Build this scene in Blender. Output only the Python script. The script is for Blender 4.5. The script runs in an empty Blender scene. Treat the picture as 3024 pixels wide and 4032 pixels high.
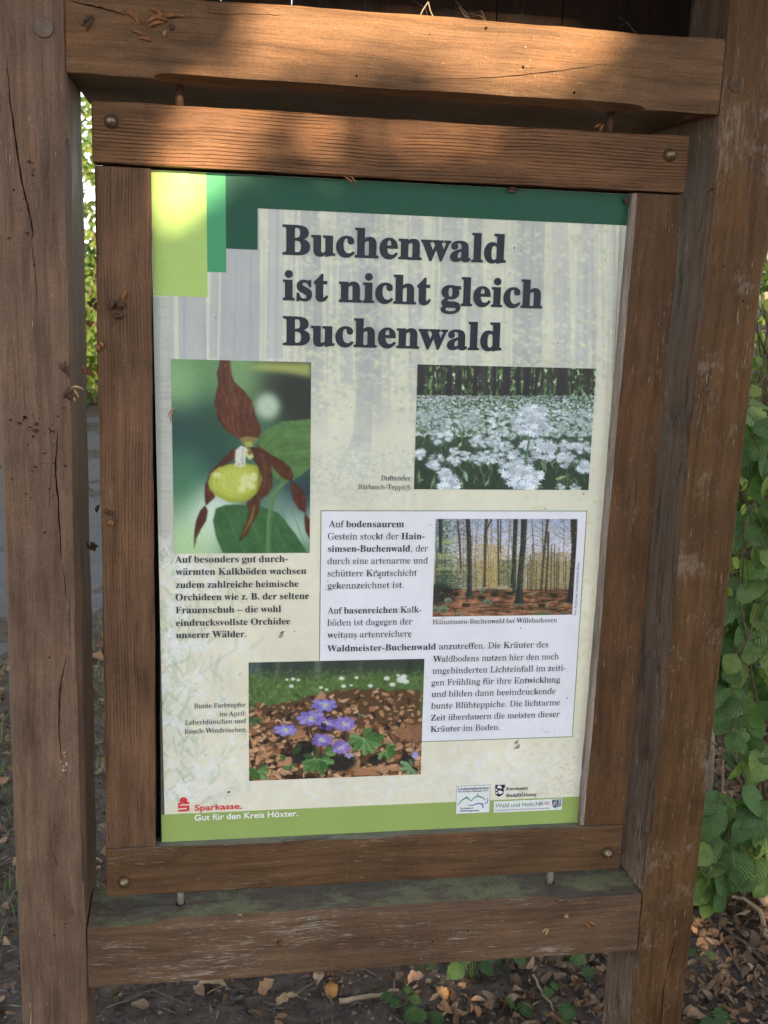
import bpy, math, random
import numpy as np
from mathutils import Vector, Matrix

C = bpy.context.scene.collection
SC = bpy.context.scene

# ---------------------------------------------------------------- camera
CAM = Vector((-0.2910, -1.6426, 0.3980))
RM = np.array([[0.98610854, -0.16179800, 0.03756795],
               [0.00112969, -0.21963556, -0.97558134],
               [0.16609837, 0.96207153, -0.21640172]])      # rows: right, down, forward
F, CX, CY = 4357.0, 1512.0, 2016.0                           # survey camera, full-size photo pixels
cam_d = bpy.data.cameras.new('camera')
cam_d.sensor_fit = 'VERTICAL'
cam_d.sensor_height = 36.0
cam_d.lens = F / 4032.0 * 36.0
cam_d.clip_start, cam_d.clip_end = 0.05, 500.0
cam = bpy.data.objects.new('camera', cam_d)
C.objects.link(cam)
r, d, f = (Vector(v) for v in RM)
cam.matrix_world = Matrix(((r.x, -d.x, -f.x, CAM.x), (r.y, -d.y, -f.y, CAM.y), (r.z, -d.z, -f.z, CAM.z), (0, 0, 0, 1)))
cam_d.dof.use_dof = True
cam_d.dof.focus_distance = 1.68
cam_d.dof.aperture_fstop = 11.0
SC.camera = cam

# ---------------------------------------------------------------- light
SUN_EL, SUN_AZ = math.radians(24.0), math.radians(9.0)       # behind the viewer, a little to the right
SDIR = Vector((math.sin(SUN_AZ) * math.cos(SUN_EL), -math.cos(SUN_AZ) * math.cos(SUN_EL), math.sin(SUN_EL)))
w = bpy.data.worlds.new('World')
SC.world = w
w.use_nodes = True
nt = w.node_tree
sky = nt.nodes.new('ShaderNodeTexSky')
sky.sky_type = 'NISHITA'
sky.sun_disc = False
sky.sun_elevation = SUN_EL
sky.sun_rotation = math.atan2(SDIR.x, SDIR.y)
sky.air_density, sky.dust_density, sky.ozone_density = 1.0, 0.3, 1.4
hs = nt.nodes.new('ShaderNodeHueSaturation')
hs.inputs['Saturation'].default_value = 0.30
nt.links.new(sky.outputs[0], hs.inputs['Color'])
nt.links.new(hs.outputs[0], nt.nodes['Background'].inputs['Color'])
nt.nodes['Background'].inputs['Strength'].default_value = 0.09
sl = bpy.data.lights.new('sun', 'SUN')
sl.energy = 3.3
sl.angle = math.radians(0.5)
sl.color = (1.0, 0.76, 0.49)
sun = bpy.data.objects.new('sun', sl)
C.objects.link(sun)
sun.rotation_euler = (-SDIR).to_track_quat('-Z', 'Y').to_euler()
SC.view_settings.view_transform = 'Standard'
SC.view_settings.look = 'None'
SC.view_settings.exposure = 2.4
SC.view_settings.gamma = 1.0
SC.cycles.max_bounces = 6
SC.cycles.transparent_max_bounces = 8
SC.cycles.use_denoising = True

# ---------------------------------------------------------------- survey helpers (full-size photo pixels -> metres)
def ray(px, py):
    return Vector((RM.T @ np.array([(px - CX) / F, (py - CY) / F, 1.0])).tolist())
def on_y(px, py, Y):
    dv = ray(px, py); t = (Y - CAM.y) / dv.y
    return CAM + dv * t
def on_z(px, py, Z):
    dv = ray(px, py); t = (Z - CAM.z) / dv.z
    return CAM + dv * t
D = 1.82278                                                  # display pixel of the overview -> full pixel
def dy(x, y, Y): return on_y(x * D, y * D, Y)
def dz(x, y, Z): return on_z(x * D, y * D, Z)
GZ = -1.15                                                   # ground level under the board
def ground_h(x, y):
    h = GZ + 0.208 * min(2.2, max(0.0, x - 0.55)) + 0.02 * min(3.0, max(0.0, y - 0.6)) * min(1.0, max(0.0, x - 0.2) * 3)
    if x < -0.2: h -= 0.0
    return h + 0.012 * math.sin(x * 5.1 + 1.3) * math.cos(y * 4.3) + 0.006 * math.sin(x * 17 + y * 13)
def on_ground(x, y):
    z = GZ
    for _ in range(6):
        p = dz(x, y, z); z = ground_h(p.x, p.y)
    return Vector((p.x, p.y, z))

# ---------------------------------------------------------------- object helpers
def link(name, me, mats=(), parent=None):
    o = bpy.data.objects.new(name, me)
    C.objects.link(o)
    for m in (mats if isinstance(mats, (list, tuple)) else (mats,)):
        me.materials.append(m)
    if parent is not None:
        o.parent = parent
        base = Vector((0, 0, 0)); q = parent
        while q is not None: base += q.location; q = q.parent
        o.location = -base                                    # meshes are written in world coordinates
    return o
def mesh(name, vs, fs, mats, parent=None, smooth=False, mi=None):
    me = bpy.data.meshes.new(name)
    me.from_pydata([tuple(v) for v in vs], [], fs)
    if smooth: me.polygons.foreach_set('use_smooth', [True] * len(fs))
    if mi is not None: me.polygons.foreach_set('material_index', mi)
    me.update()
    return link(name, me, mats, parent)
def tag(o, label, cat, group=None):
    o['label'] = label; o['category'] = cat
    if group: o['group'] = group
    return o
def structure(o, kind='structure'):
    o['kind'] = kind; return o
def thing(name, loc, label, cat, group=None):
    o = bpy.data.objects.new(name, None)
    o.empty_display_size = 0.05
    C.objects.link(o); o.location = loc
    return tag(o, label, cat, group)

class MB:
    """collects pieces into one mesh"""
    def __init__(s): s.v = []; s.f = []; s.m = []
    def add(s, vs, fs, m=0):
        n = len(s.v); s.v.extend([tuple(v) for v in vs]); s.f.extend([tuple(i + n for i in q) for q in fs]); s.m.extend([m] * len(fs))
    def loft(s, rings, caps=True, m=0):
        n = len(rings[0]); vs = [p for r_ in rings for p in r_]; fs = []
        for i in range(len(rings) - 1):
            for k in range(n):
                a, b = i * n + k, i * n + (k + 1) % n
                fs.append((a, b, b + n, a + n))
        if caps:
            fs.append(tuple(range(n - 1, -1, -1))); L = (len(rings) - 1) * n
            fs.append(tuple(L + k for k in range(n)))
        s.add(vs, fs, m)
    def tube(s, pts, rad, n=8, m=0):
        pts = [Vector(p) for p in pts]; rings = []
        for i, p in enumerate(pts):
            t = (pts[min(i + 1, len(pts) - 1)] - pts[max(i - 1, 0)]).normalized()
            a = t.cross(Vector((0.31, 0.2, 0.93)) if abs(t.z) < 0.9 else Vector((1, 0.1, 0))).normalized(); b = t.cross(a)
            rr = rad[i] if isinstance(rad, (list, tuple)) else rad
            rings.append([p + (a * math.cos(2 * math.pi * k / n) + b * math.sin(2 * math.pi * k / n)) * rr for k in range(n)])
        s.loft(rings, True, m)
    def build(s, name, mats, parent=None, smooth=False):
        me = bpy.data.meshes.new(name); me.from_pydata(s.v, [], s.f)
        if smooth: me.polygons.foreach_set('use_smooth', [True] * len(s.f))
        if any(s.m): me.polygons.foreach_set('material_index', s.m)
        me.update()
        return link(name, me, mats, parent)

# ---------------------------------------------------------------- materials
def lin(c):
    return tuple(((v / 255.0) / 12.92 if v / 255.0 <= 0.04045 else ((v / 255.0 + 0.055) / 1.055) ** 2.4) for v in c)
def new_mat(name, rough=0.6, spec=0.3):
    m = bpy.data.materials.new(name); m.use_nodes = True
    b = m.node_tree.nodes['Principled BSDF']
    b.inputs['Roughness'].default_value = rough
    b.inputs['Specular IOR Level'].default_value = spec
    return m, m.node_tree, b
def nd(nt, t, **kw):
    n = nt.nodes.new(t)
    for k, v in kw.items():
        if k in n.inputs: n.inputs[k].default_value = v
        else: setattr(n, k, v)
    return n
def noise(nt, vec, scale, detail=4, rough=0.55, dist=0.0):
    n = nd(nt, 'ShaderNodeTexNoise', Scale=scale, Detail=detail, Roughness=rough, Distortion=dist)
    if vec is not None: nt.links.new(vec, n.inputs['Vector'])
    return n
def ramp(nt, fac, stops):
    n = nt.nodes.new('ShaderNodeValToRGB'); e = n.color_ramp.elements
    while len(e) < len(stops): e.new(0.5)
    for el, (p, c) in zip(e, stops):
        el.position = p; el.color = (*c, 1) if len(c) == 3 else c
    nt.links.new(fac, n.inputs[0]); return n
def mix(nt, fac, a, b, mode='MIX'):
    n = nt.nodes.new('ShaderNodeMix'); n.data_type = 'RGBA'; n.blend_type = mode
    for sock, v in ((n.inputs[0], fac), (n.inputs[6], a), (n.inputs[7], b)):
        if hasattr(v, 'is_linked'): nt.links.new(v, sock)
        elif isinstance(v, (int, float)): sock.default_value = v
        else: sock.default_value = (*v, 1)
    return n.outputs[2]
def math_n(nt, op, a, b=None):
    n = nt.nodes.new('ShaderNodeMath'); n.operation = op
    for i, v in enumerate((a, b)):
        if v is None: continue
        if hasattr(v, 'is_linked'): nt.links.new(v, n.inputs[i])
        else: n.inputs[i].default_value = v
    return n.outputs[0]

def wood(name, base, axis, wear=0.4, lines=0.5, seed=0.0, wearcol=(0.30, 0.24, 0.20), algae=0.0, rough=0.55, grain=1.0, blotch=1.0, lichen=0.0):
    """stained, weathered timber: grain runs along the axis"""
    m, nt, b = new_mat(name, rough, 0.18)
    tc = nd(nt, 'ShaderNodeTexCoord')
    wp = noise(nt, tc.outputs['Object'], 3.2, 2, 0.5)         # the grain wanders a little
    vm = nd(nt, 'ShaderNodeVectorMath'); vm.operation = 'MULTIPLY_ADD'
    nt.links.new(wp.outputs['Color'], vm.inputs[0]); vm.inputs[1].default_value = (0.022,) * 3
    nt.links.new(tc.outputs['Object'], vm.inputs[2])
    def mapped(al, ac):
        mp = nd(nt, 'ShaderNodeMapping')
        mp.inputs['Scale'].default_value = (al, ac, ac) if axis == 'x' else (ac, ac, al)
        mp.inputs['Location'].default_value = (seed * 1.7, seed * 2.3, seed * 0.9)
        nt.links.new(vm.outputs[0], mp.inputs['Vector']); return mp.outputs[0]
    g1 = noise(nt, mapped(5.0, 85.0), 1.0, 8, 0.68, 0.4)
    g2 = noise(nt, mapped(26.0, 430.0), 1.0, 4, 0.65, 0.2)
    bl = noise(nt, mapped(7.0, 14.0), 1.0, 6, 0.62, 0.3)
    sp = noise(nt, tc.outputs['Object'], 420.0, 3, 0.7)
    wt = nd(nt, 'ShaderNodeTexWave', Scale=1.0, Distortion=5.0, Detail=3.0)
    wt.inputs['Detail Scale'].default_value = 0.6
    wt.wave_type = 'BANDS'; wt.bands_direction = 'Z' if axis == 'x' else 'X'
    nt.links.new(mapped(2.6, 66.0), wt.inputs['Vector'])
    dark = tuple(v * 0.60 for v in base); light = tuple(min(1, v * 1.32) for v in base)
    col = ramp(nt, g1.outputs[0], [(0.30, dark), (0.5, base), (0.70, light)]).outputs[0]
    bb = ramp(nt, bl.outputs[0], [(0.3, (1 - 0.34 * blotch, 1 - 0.36 * blotch, 1 - 0.36 * blotch)), (0.52, (1, 1, 1)), (0.75, (1 + 0.30 * blotch, 1 + 0.22 * blotch, 1 + 0.14 * blotch))]).outputs[0]
    col = mix(nt, 1.0, col, bb, 'MULTIPLY')
    col = mix(nt, 1.0, col, ramp(nt, sp.outputs[0], [(0.25, (0.72,) * 3), (0.5, (1, 1, 1)), (0.75, (1.22,) * 3)]).outputs[0], 'MULTIPLY')
    # open grain: fine dark pores along the grain
    ln = ramp(nt, wt.outputs['Fac'], [(0.0, (1, 1, 1)), (0.13, (0, 0, 0))]).outputs[0]
    brk = ramp(nt, noise(nt, mapped(12.0, 34.0), 1.0, 4, 0.6).outputs[0], [(0.40, (0, 0, 0)), (0.56, (1, 1, 1))]).outputs[0]
    ln = mix(nt, 1.0, ln, brk, 'MULTIPLY')
    lf = math_n(nt, 'MULTIPLY', ln, lines)
    col = mix(nt, lf, col, tuple(v * 0.20 for v in base))
    pores = ramp(nt, g2.outputs[0], [(0.33, (1, 1, 1)), (0.42, (0, 0, 0))]).outputs[0]
    col = mix(nt, math_n(nt, 'MULTIPLY', pores, 0.55 * grain), col, tuple(v * 0.32 for v in base))
    # worn, greyed streaks
    wn = noise(nt, mapped(30.0, 300.0), 1.0, 6, 0.75, 0.6)
    wb = noise(nt, mapped(5.0, 13.0), 1.0, 5, 0.6)
    wm = math_n(nt, 'ADD', math_n(nt, 'MULTIPLY', wn.outputs[0], 0.60), math_n(nt, 'MULTIPLY', wb.outputs[0], 0.40))
    wmk = ramp(nt, wm, [(0.60 - 0.06 * wear, (0, 0, 0)), (0.66 - 0.05 * wear, (1, 1, 1))]).outputs[0]
    col = mix(nt, math_n(nt, 'MULTIPLY', wmk, min(1.0, 0.25 + 0.75 * wear)), col, wearcol)
    if lichen > 0:                                            # pale crusty blotches
        la = noise(nt, tc.outputs['Object'], 13.0 + seed % 5, 5, 0.6, 0.3); lb = noise(nt, mapped(60.0, 150.0), 1.0, 6, 0.8)
        lm = math_n(nt, 'ADD', math_n(nt, 'MULTIPLY', la.outputs[0], 0.6), math_n(nt, 'MULTIPLY', lb.outputs[0], 0.4))
        lk = ramp(nt, lm, [(0.585 - 0.04 * lichen, (0, 0, 0)), (0.65 - 0.04 * lichen, (1, 1, 1))]).outputs[0]
        col = mix(nt, math_n(nt, 'MULTIPLY', lk, 0.42), col, (0.25, 0.21, 0.17))
    if algae > 0:
        an = noise(nt, mapped(9.0, 16.0), 1.0, 7, 0.72)
        am = ramp(nt, an.outputs[0], [(0.66 - 0.3 * algae, (0, 0, 0)), (0.76 - 0.3 * algae, (1, 1, 1))]).outputs[0]
        ac = ramp(nt, sp.outputs[0], [(0.3, (0.070, 0.078, 0.036)), (0.5, (0.15, 0.155, 0.078)), (0.75, (0.27, 0.27, 0.15))]).outputs[0]
        col = mix(nt, math_n(nt, 'MULTIPLY', am, 0.8), col, ac)
    nt.links.new(col, b.inputs['Base Color'])
    rr = ramp(nt, bl.outputs[0], [(0.3, (rough - 0.1,) * 3), (0.7, (rough + 0.16,) * 3)]).outputs[0]
    nt.links.new(rr, b.inputs['Roughness'])
    hgt = math_n(nt, 'SUBTRACT', math_n(nt, 'ADD', math_n(nt, 'MULTIPLY', g1.outputs[0], 0.8), math_n(nt, 'ADD', math_n(nt, 'MULTIPLY', g2.outputs[0], 0.6), math_n(nt, 'MULTIPLY', sp.outputs[0], 0.25))), math_n(nt, 'MULTIPLY', ln, 0.7 * lines + 0.05))
    bp = nd(nt, 'ShaderNodeBump', Strength=0.7, Distance=0.0026)
    nt.links.new(hgt, bp.inputs['Height']); nt.links.new(bp.outputs[0], b.inputs['Normal'])
    return m

def plain(name, base, rough=0.6, spec=0.3, var=0.25, scale=60.0, metal=0.0, bump=0.0):
    m, nt, b = new_mat(name, rough, spec)
    tc = nd(nt, 'ShaderNodeTexCoord')
    n = noise(nt, tc.outputs['Object'], scale, 5, 0.65)
    c = ramp(nt, n.outputs[0], [(0.3, tuple(v * (1 - var) for v in base)), (0.7, tuple(min(1, v * (1 + var)) for v in base))]).outputs[0]
    nt.links.new(c, b.inputs['Base Color']); b.inputs['Metallic'].default_value = metal
    if bump:
        bp = nd(nt, 'ShaderNodeBump', Strength=bump, Distance=0.003)
        nt.links.new(n.outputs[0], bp.inputs['Height']); nt.links.new(bp.outputs[0], b.inputs['Normal'])
    return m

WB = (0.175, 0.098, 0.062)
M = {}
M['post_l'] = wood('stained post timber', (0.155, 0.096, 0.067), 'z', 0.25, 0.14, 1.0, (0.30, 0.24, 0.20))
M['post_r'] = wood('shade darkened post timber', (0.100, 0.051, 0.021), 'z', 0.55, 0.10, 5.0, (0.25, 0.19, 0.155), lichen=0.75)  # stained timber, base darkened further for canopy shade on the right
M['rail_t'] = wood('stained rail timber', (0.165, 0.090, 0.046), 'x', 0.35, 0.14, 3.0, (0.34, 0.24, 0.15), grain=0.7)
M['rail_b'] = wood('weathered rail timber', (0.125, 0.075, 0.045), 'x', 0.70, 0.25, 8.0, (0.33, 0.28, 0.24))
M['rail_b_top'] = wood('algae covered timber', (0.085, 0.065, 0.050), 'x', 0.3, 0.3, 8.4, (0.22, 0.20, 0.17), algae=0.62)
M['board_t'] = wood('open grained board', (0.160, 0.080, 0.040), 'x', 0.10, 0.95, 11.0, (0.32, 0.2, 0.12))
M['board_b'] = wood('stained lower board', (0.112, 0.060, 0.030), 'x', 0.5, 0.2, 13.5, (0.32, 0.25, 0.2))
M['board_l'] = wood('stained left board', (0.148, 0.081, 0.047), 'z', 0.10, 0.55, 17.0, (0.3, 0.23, 0.18))
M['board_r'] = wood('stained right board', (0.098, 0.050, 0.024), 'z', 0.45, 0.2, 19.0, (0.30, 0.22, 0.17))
M['grey_wood'] = wood('bare grey wood', (0.25, 0.21, 0.18), 'z', 0.7, 0.5, 23.0, (0.42, 0.38, 0.34), algae=0.15)
M['grey_wood_x'] = wood('bare grey ledge wood', (0.17, 0.165, 0.14), 'x', 0.6, 0.5, 24.0, (0.34, 0.32, 0.29), algae=0.35)
M['post_grey'] = wood('weathered post side', (0.140, 0.092, 0.066), 'z', 0.95, 0.7, 51.0, (0.32, 0.26, 0.22), algae=0.05)
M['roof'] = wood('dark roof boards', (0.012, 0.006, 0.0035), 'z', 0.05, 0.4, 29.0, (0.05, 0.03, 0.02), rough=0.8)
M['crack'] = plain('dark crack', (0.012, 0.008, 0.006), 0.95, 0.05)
M['bolt'] = plain('tarnished bolt', (0.20, 0.145, 0.095), 0.38, 0.5, 0.4, 220.0, 0.75)
M['plug'] = plain('grey wood plug', (0.15, 0.115, 0.095), 0.7, 0.2, 0.25, 90.0, bump=0.3)
M['peg_dark'] = plain('stained peg', (0.075, 0.04, 0.025), 0.6, 0.3, 0.25, 120.0, bump=0.2)
M['peg'] = plain('grey peg', (0.26, 0.235, 0.20), 0.6, 0.3, 0.25, 120.0, bump=0.2)
M['husk'] = plain('brown husk', (0.20, 0.085, 0.035), 0.55, 0.3, 0.5, 150.0)
M['husk_pale'] = plain('pale husk', (0.38, 0.24, 0.12), 0.55, 0.3, 0.5, 150.0)
M['husk_dark'] = plain('dark husk', (0.075, 0.045, 0.028), 0.7, 0.2, 0.5, 150.0)
# ================================================================ THE NOTICE BOARD
board = thing('notice_board', (0.0, 0.05, GZ), 'brown timber notice board on two posts framing a forest information poster', 'notice board')

def wob(t, k):                                               # hand-planed unevenness
    return 0.0007 * math.sin(t * 9.0 + k * 2.1) + 0.0005 * math.sin(t * 31.0 + k * 1.3) + 0.0003 * math.sin(t * 83.0 + k)
def corner_profile(u0, u1, v0, v1, ch):
    """rectangle with four chamfers given as (du, dv): order u0v0, u1v0, u1v1, u0v1"""
    (a, b), (c, d_), (e, f_), (g, h) = ch
    return [(u0, v0 + b), (u0 + a, v0), (u1 - c, v0), (u1, v0 + d_), (u1, v1 - f_), (u1 - e, v1), (u0 + g, v1), (u0, v1 - h)]
def beam(axis, t0, t1, prof, step=0.02, ends=0.0015, ts=None, jit=1.0, seed=0):
    mb = MB()
    n = max(2, int((t1 - t0) / step))
    tl = sorted(set([t0 + (t1 - t0) * i / n for i in range(n + 1)] + list(ts or [])))
    rings = []
    def ring(t, pts):
        out = []
        for k, (u, v) in enumerate(pts):
            u += wob(t, k + seed) * jit; v += wob(t + 5, k * 1.7 + seed) * jit
            out.append((t, u, v) if axis == 'x' else (u, v, t))
        return out
    def inset(pts, s):
        cu = sum(p[0] for p in pts) / len(pts); cv = sum(p[1] for p in pts) / len(pts)
        return [(u - math.copysign(s, u - cu), v - math.copysign(s, v - cv)) for u, v in pts]
    if ends: rings.append(ring(t0, inset(prof(t0), ends)))
    for t in tl:
        tt = t + ends if t == tl[0] else t - ends if t == tl[-1] else t
        rings.append(ring(tt, prof(t)))
    if ends: rings.append(ring(t1, inset(prof(t1), ends)))
    mb.loft(rings)
    return mb
def stop(t, a, b, l=0.03):
    """1 between a and b, curving out to 0 over a length l beyond (a stopped chamfer)"""
    if t < a - l or t > b + l: return 0.0
    if t < a: q = (a - t) / l
    elif t > b: q = (t - b) / l
    else: return 1.0
    return math.sqrt(max(0.0, 1 - q * q))
def stops(a, b, l=0.03): return [a - l * q for q in (0, .35, .6, .8, .93, 1)] + [b + l * q for q in (0, .35, .6, .8, .93, 1)]

YF = -0.03                                                   # front face of the posts and rails
# ---- posts
def post_l_prof(t):
    k = stop(t, -0.535, 0.52); ko = stop(t, -0.62, 1.2, 0.04)
    yb = 0.178 if t > -0.70 else 0.112 if t < -0.745 else 0.112 + 0.066 * (t + 0.745) / 0.045
    return corner_profile(-0.5745, -0.4645, YF, yb, ((0.011 + 0.002 * ko, 0.05), (0.0015 + 0.0032 * k, 0.002 + 0.033 * k), (0.012, 0.012), (0.012, 0.012)))
def post_r_prof(t):
    k = stop(t, -0.50, 0.50); ko = stop(t, -0.9, 0.40, 0.035)
    yb = 0.31 if t > 0.615 else 0.178 if t > -0.70 else 0.105 if t < -0.745 else 0.105 + 0.073 * (t + 0.745) / 0.045
    return corner_profile(0.4640, 0.5680, YF, yb, ((0.0015 + 0.0036 * k, 0.002 + 0.030 * k), (0.004 + 0.006 * ko, 0.006 + 0.011 * ko), (0.012, 0.012), (0.012, 0.012)))
post_left = beam('z', GZ - 0.15, 1.02, post_l_prof, 0.03, ts=stops(-0.535, 0.52), seed=1).build('post', M['post_l'], board)
post_left['label'] = 'post with long drying cracks'
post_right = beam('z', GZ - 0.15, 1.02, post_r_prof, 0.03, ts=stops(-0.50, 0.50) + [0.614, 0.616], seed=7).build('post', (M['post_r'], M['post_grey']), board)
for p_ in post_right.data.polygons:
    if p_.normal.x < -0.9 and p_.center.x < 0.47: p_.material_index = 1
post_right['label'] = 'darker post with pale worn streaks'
# ---- rails
def rail_t_prof(t):
    k = stop(t, -0.318, 0.318, 0.032)
    return corner_profile(YF, 0.292, 0.6340, 0.7385, ((0.002 + 0.021 * k, 0.001 + 0.0062 * k), (0.004, 0.004), (0.004, 0.004), (0.004, 0.0045)))
rail_top = beam('x', -0.4640, 0.4635, rail_t_prof, 0.03, ts=stops(-0.318, 0.318, 0.032), seed=11).build('top_rail', M['rail_t'], board)
def rail_b_prof(t):
    k = stop(t, -0.32, 0.275, 0.04); kb = stop(t, -0.30, 0.31, 0.045)
    return corner_profile(YF, 0.088, -0.7460, -0.6380, ((0.001 + 0.010 * kb, 0.002 - 0.001 * kb), (0.004, 0.004), (0.004, 0.004), (0.001 + 0.012 * k, 0.001 + 0.0095 * k)))
rail_bottom = beam('x', -0.4630, 0.4630, rail_b_prof, 0.03, ts=stops(-0.32, 0.275, 0.04), seed=15)
rail_bottom = rail_bottom.build('bottom_rail', (M['rail_b'], M['rail_b_top']), board)
for p_ in rail_bottom.data.polygons:
    if abs(p_.normal.z) > 0.9 and p_.center.z > -0.645: p_.material_index = 1
# ---- inner frame of four boards
FX, FZ = 0.435, 0.6045
sm = (0.0018, 0.0018)
def fr(u0, u1, v0, v1, c=sm): return lambda t: corner_profile(u0, u1, v0, v1, (c, sm, sm, c))
b_top = beam('x', -0.4350, 0.4355, fr(0.0, 0.034, 0.5228, FZ), 0.03, seed=21).build('frame_board', M['board_t'], board)
b_top['label'] = 'top frame board with open wavy grain'
b_bot = beam('x', -0.4345, 0.4310, fr(0.0, 0.034, -FZ, -0.5222), 0.03, seed=25).build('frame_board', (M['board_b'], M['grey_wood_x']), board)
b_bot['label'] = 'bottom frame board with a bare grey ledge'
for p_ in b_bot.data.polygons:
    if abs(p_.normal.z) > 0.9 and p_.center.z > -0.53: p_.material_index = 1
zst = lambda u0, u1: (lambda t: corner_profile(u0, u1, 0.0012, 0.034, (sm, sm, sm, sm)))
b_left = beam('z', -0.5212, 0.5195, zst(-0.4325, -0.3562), 0.03, seed=31).build('frame_board', M['board_l'], board)
b_left['label'] = 'left frame board with dry husks stuck on it'
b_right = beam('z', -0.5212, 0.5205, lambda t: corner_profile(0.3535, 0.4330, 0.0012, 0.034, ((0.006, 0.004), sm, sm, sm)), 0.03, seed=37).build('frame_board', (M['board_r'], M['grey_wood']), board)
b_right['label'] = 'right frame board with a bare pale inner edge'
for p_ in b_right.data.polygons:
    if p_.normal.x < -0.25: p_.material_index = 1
# ---- back panel and roof
bk = beam('x', -0.425, 0.425, lambda t: corner_profile(0.035, 0.050, -0.590, 0.590, (sm, sm, sm, sm)), 0.1, jit=0)
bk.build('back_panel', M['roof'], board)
gb = MB()
for i in range(9):
    x0 = -0.463 + i * 0.103; x1 = x0 + 0.1005
    ring = lambda z: [(x0, 0.102, z), (x1, 0.102, z), (x1, 0.122, z), (x0, 0.122, z)]
    gb.loft([ring(0.7405), ring(1.24)])
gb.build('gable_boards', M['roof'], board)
rf = thing_roof = None
def roof_slope(y0, z0, y1, z1):
    mb = MB(); n = 12
    for i in range(n):
        x0 = -0.80 + i * 1.6 / n; x1 = x0 + 1.6 / n - 0.003
        mb.loft([[(x0, y0, z0), (x1, y0, z0), (x1, y0, z0 + 0.024), (x0, y0, z0 + 0.024)], [(x0, y1, z1), (x1, y1, z1), (x1, y1, z1 + 0.024), (x0, y1, z1 + 0.024)]])
    return mb
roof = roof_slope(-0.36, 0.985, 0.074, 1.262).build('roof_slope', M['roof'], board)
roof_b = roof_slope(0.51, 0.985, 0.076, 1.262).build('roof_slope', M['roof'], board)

# ---- bolts, plugs, pegs
def bolt(p, parent):
    mb = MB(); rings = []
    for h, r_ in ((0.003, 0.0095), (-0.002, 0.0098), (-0.005, 0.0092), (-0.0085, 0.0076), (-0.0112, 0.0050), (-0.0126, 0.0022), (-0.0129, 0.0006)):
        rings.append([(p.x + r_ * math.cos(a), p.y + h, p.z + r_ * math.sin(a)) for a in [-2 * math.pi * k / 18 for k in range(18)]])
    mb.loft(rings)
    return mb.build('bolt', M['bolt'], parent, True)
for x_, z_, par in ((-0.409, 0.5787, b_top), (0.405, 0.5769, b_top), (0.4048, -0.5717, b_bot), (-0.4065, -0.5777, b_bot)):
    bolt(Vector((x_, 0.0, z_)), par)
def plug(px, py, rad, proud, parent, mat='plug'):
    p = dy(px, py, YF); mb = MB(); rings = []
    for h, r_ in ((0.004, rad), (-proud, rad), (-proud - 0.0008, rad * 0.93)):
        rings.append([(p.x + r_ * math.cos(a), YF + h, p.z + r_ * math.sin(a)) for a in [-2 * math.pi * k / 28 for k in range(28)]])
    mb.loft(rings); return mb.build('wood_plug', M[mat], parent)
M['plug_l'] = wood('left plug wood', (0.138, 0.080, 0.050), 'z', 0.2, 0.15, 41.0, (0.30, 0.25, 0.21))
M['plug_r'] = wood('right plug wood', (0.105, 0.057, 0.030), 'z', 0.4, 0.15, 43.0, (0.25, 0.20, 0.17))
plug(95, 60, 0.0125, 0.004, post_left); plug(142, 1972, 0.0132, 0.0008, post_left, 'plug_l')
plug(1415, 1958, 0.0128, 0.0008, post_right, 'plug_r'); plug(1590, 180, 0.0128, 0.0007, post_right, 'plug_r')
for x_, z0, z1 in ((-0.3178, -0.6385, -0.600), (0.3145, -0.6385, -0.600), (-0.3168, 0.600, 0.636), (0.3174, 0.600, 0.636)):
    mb = MB(); mb.tube([(x_, 0.0235, z0), (x_, 0.0235, (z0 + z1) / 2), (x_, 0.0235, z1)], 0.0058, 14)
    mb.build('peg', M['peg'] if z0 < 0 else M['peg_dark'], board, True)
    if z0 < 0:
        mb = MB(); mb.loft([[(x_ + r_ * math.cos(a), 0.0235 + r_ * math.sin(a), z) for a in [2 * math.pi * k / 20 for k in range(20)]] for r_, z in ((0.0082, -0.639), (0.0082, -0.6376))])
        mb.build('peg_hole', M['crack'], rail_bottom)  # flat dark disc painted in for the shade of the hole

# ---- drying cracks (flat near-black strips paint the shade inside the splits) on posts and rails
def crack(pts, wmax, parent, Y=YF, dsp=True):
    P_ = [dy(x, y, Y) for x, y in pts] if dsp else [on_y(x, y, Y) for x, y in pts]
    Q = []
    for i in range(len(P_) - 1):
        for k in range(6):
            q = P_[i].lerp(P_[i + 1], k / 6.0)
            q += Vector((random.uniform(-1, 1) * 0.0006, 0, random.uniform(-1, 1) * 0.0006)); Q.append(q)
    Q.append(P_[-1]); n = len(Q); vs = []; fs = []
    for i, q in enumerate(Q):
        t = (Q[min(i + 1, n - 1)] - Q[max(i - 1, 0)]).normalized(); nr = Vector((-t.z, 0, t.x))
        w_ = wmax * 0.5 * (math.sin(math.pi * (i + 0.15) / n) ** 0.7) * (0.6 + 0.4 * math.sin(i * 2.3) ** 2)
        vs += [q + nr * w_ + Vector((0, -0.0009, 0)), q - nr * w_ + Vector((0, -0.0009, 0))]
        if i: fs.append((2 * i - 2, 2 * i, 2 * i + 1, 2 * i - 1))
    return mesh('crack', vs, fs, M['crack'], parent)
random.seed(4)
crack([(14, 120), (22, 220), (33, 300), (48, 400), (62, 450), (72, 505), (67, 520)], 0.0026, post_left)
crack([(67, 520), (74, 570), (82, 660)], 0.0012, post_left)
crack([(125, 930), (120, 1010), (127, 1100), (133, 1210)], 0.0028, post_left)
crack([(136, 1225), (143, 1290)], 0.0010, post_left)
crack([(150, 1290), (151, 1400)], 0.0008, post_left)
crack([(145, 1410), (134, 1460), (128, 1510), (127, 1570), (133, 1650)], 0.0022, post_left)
crack([(113, 1000), (107, 1060), (106, 1110)], 0.0007, post_left)
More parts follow.
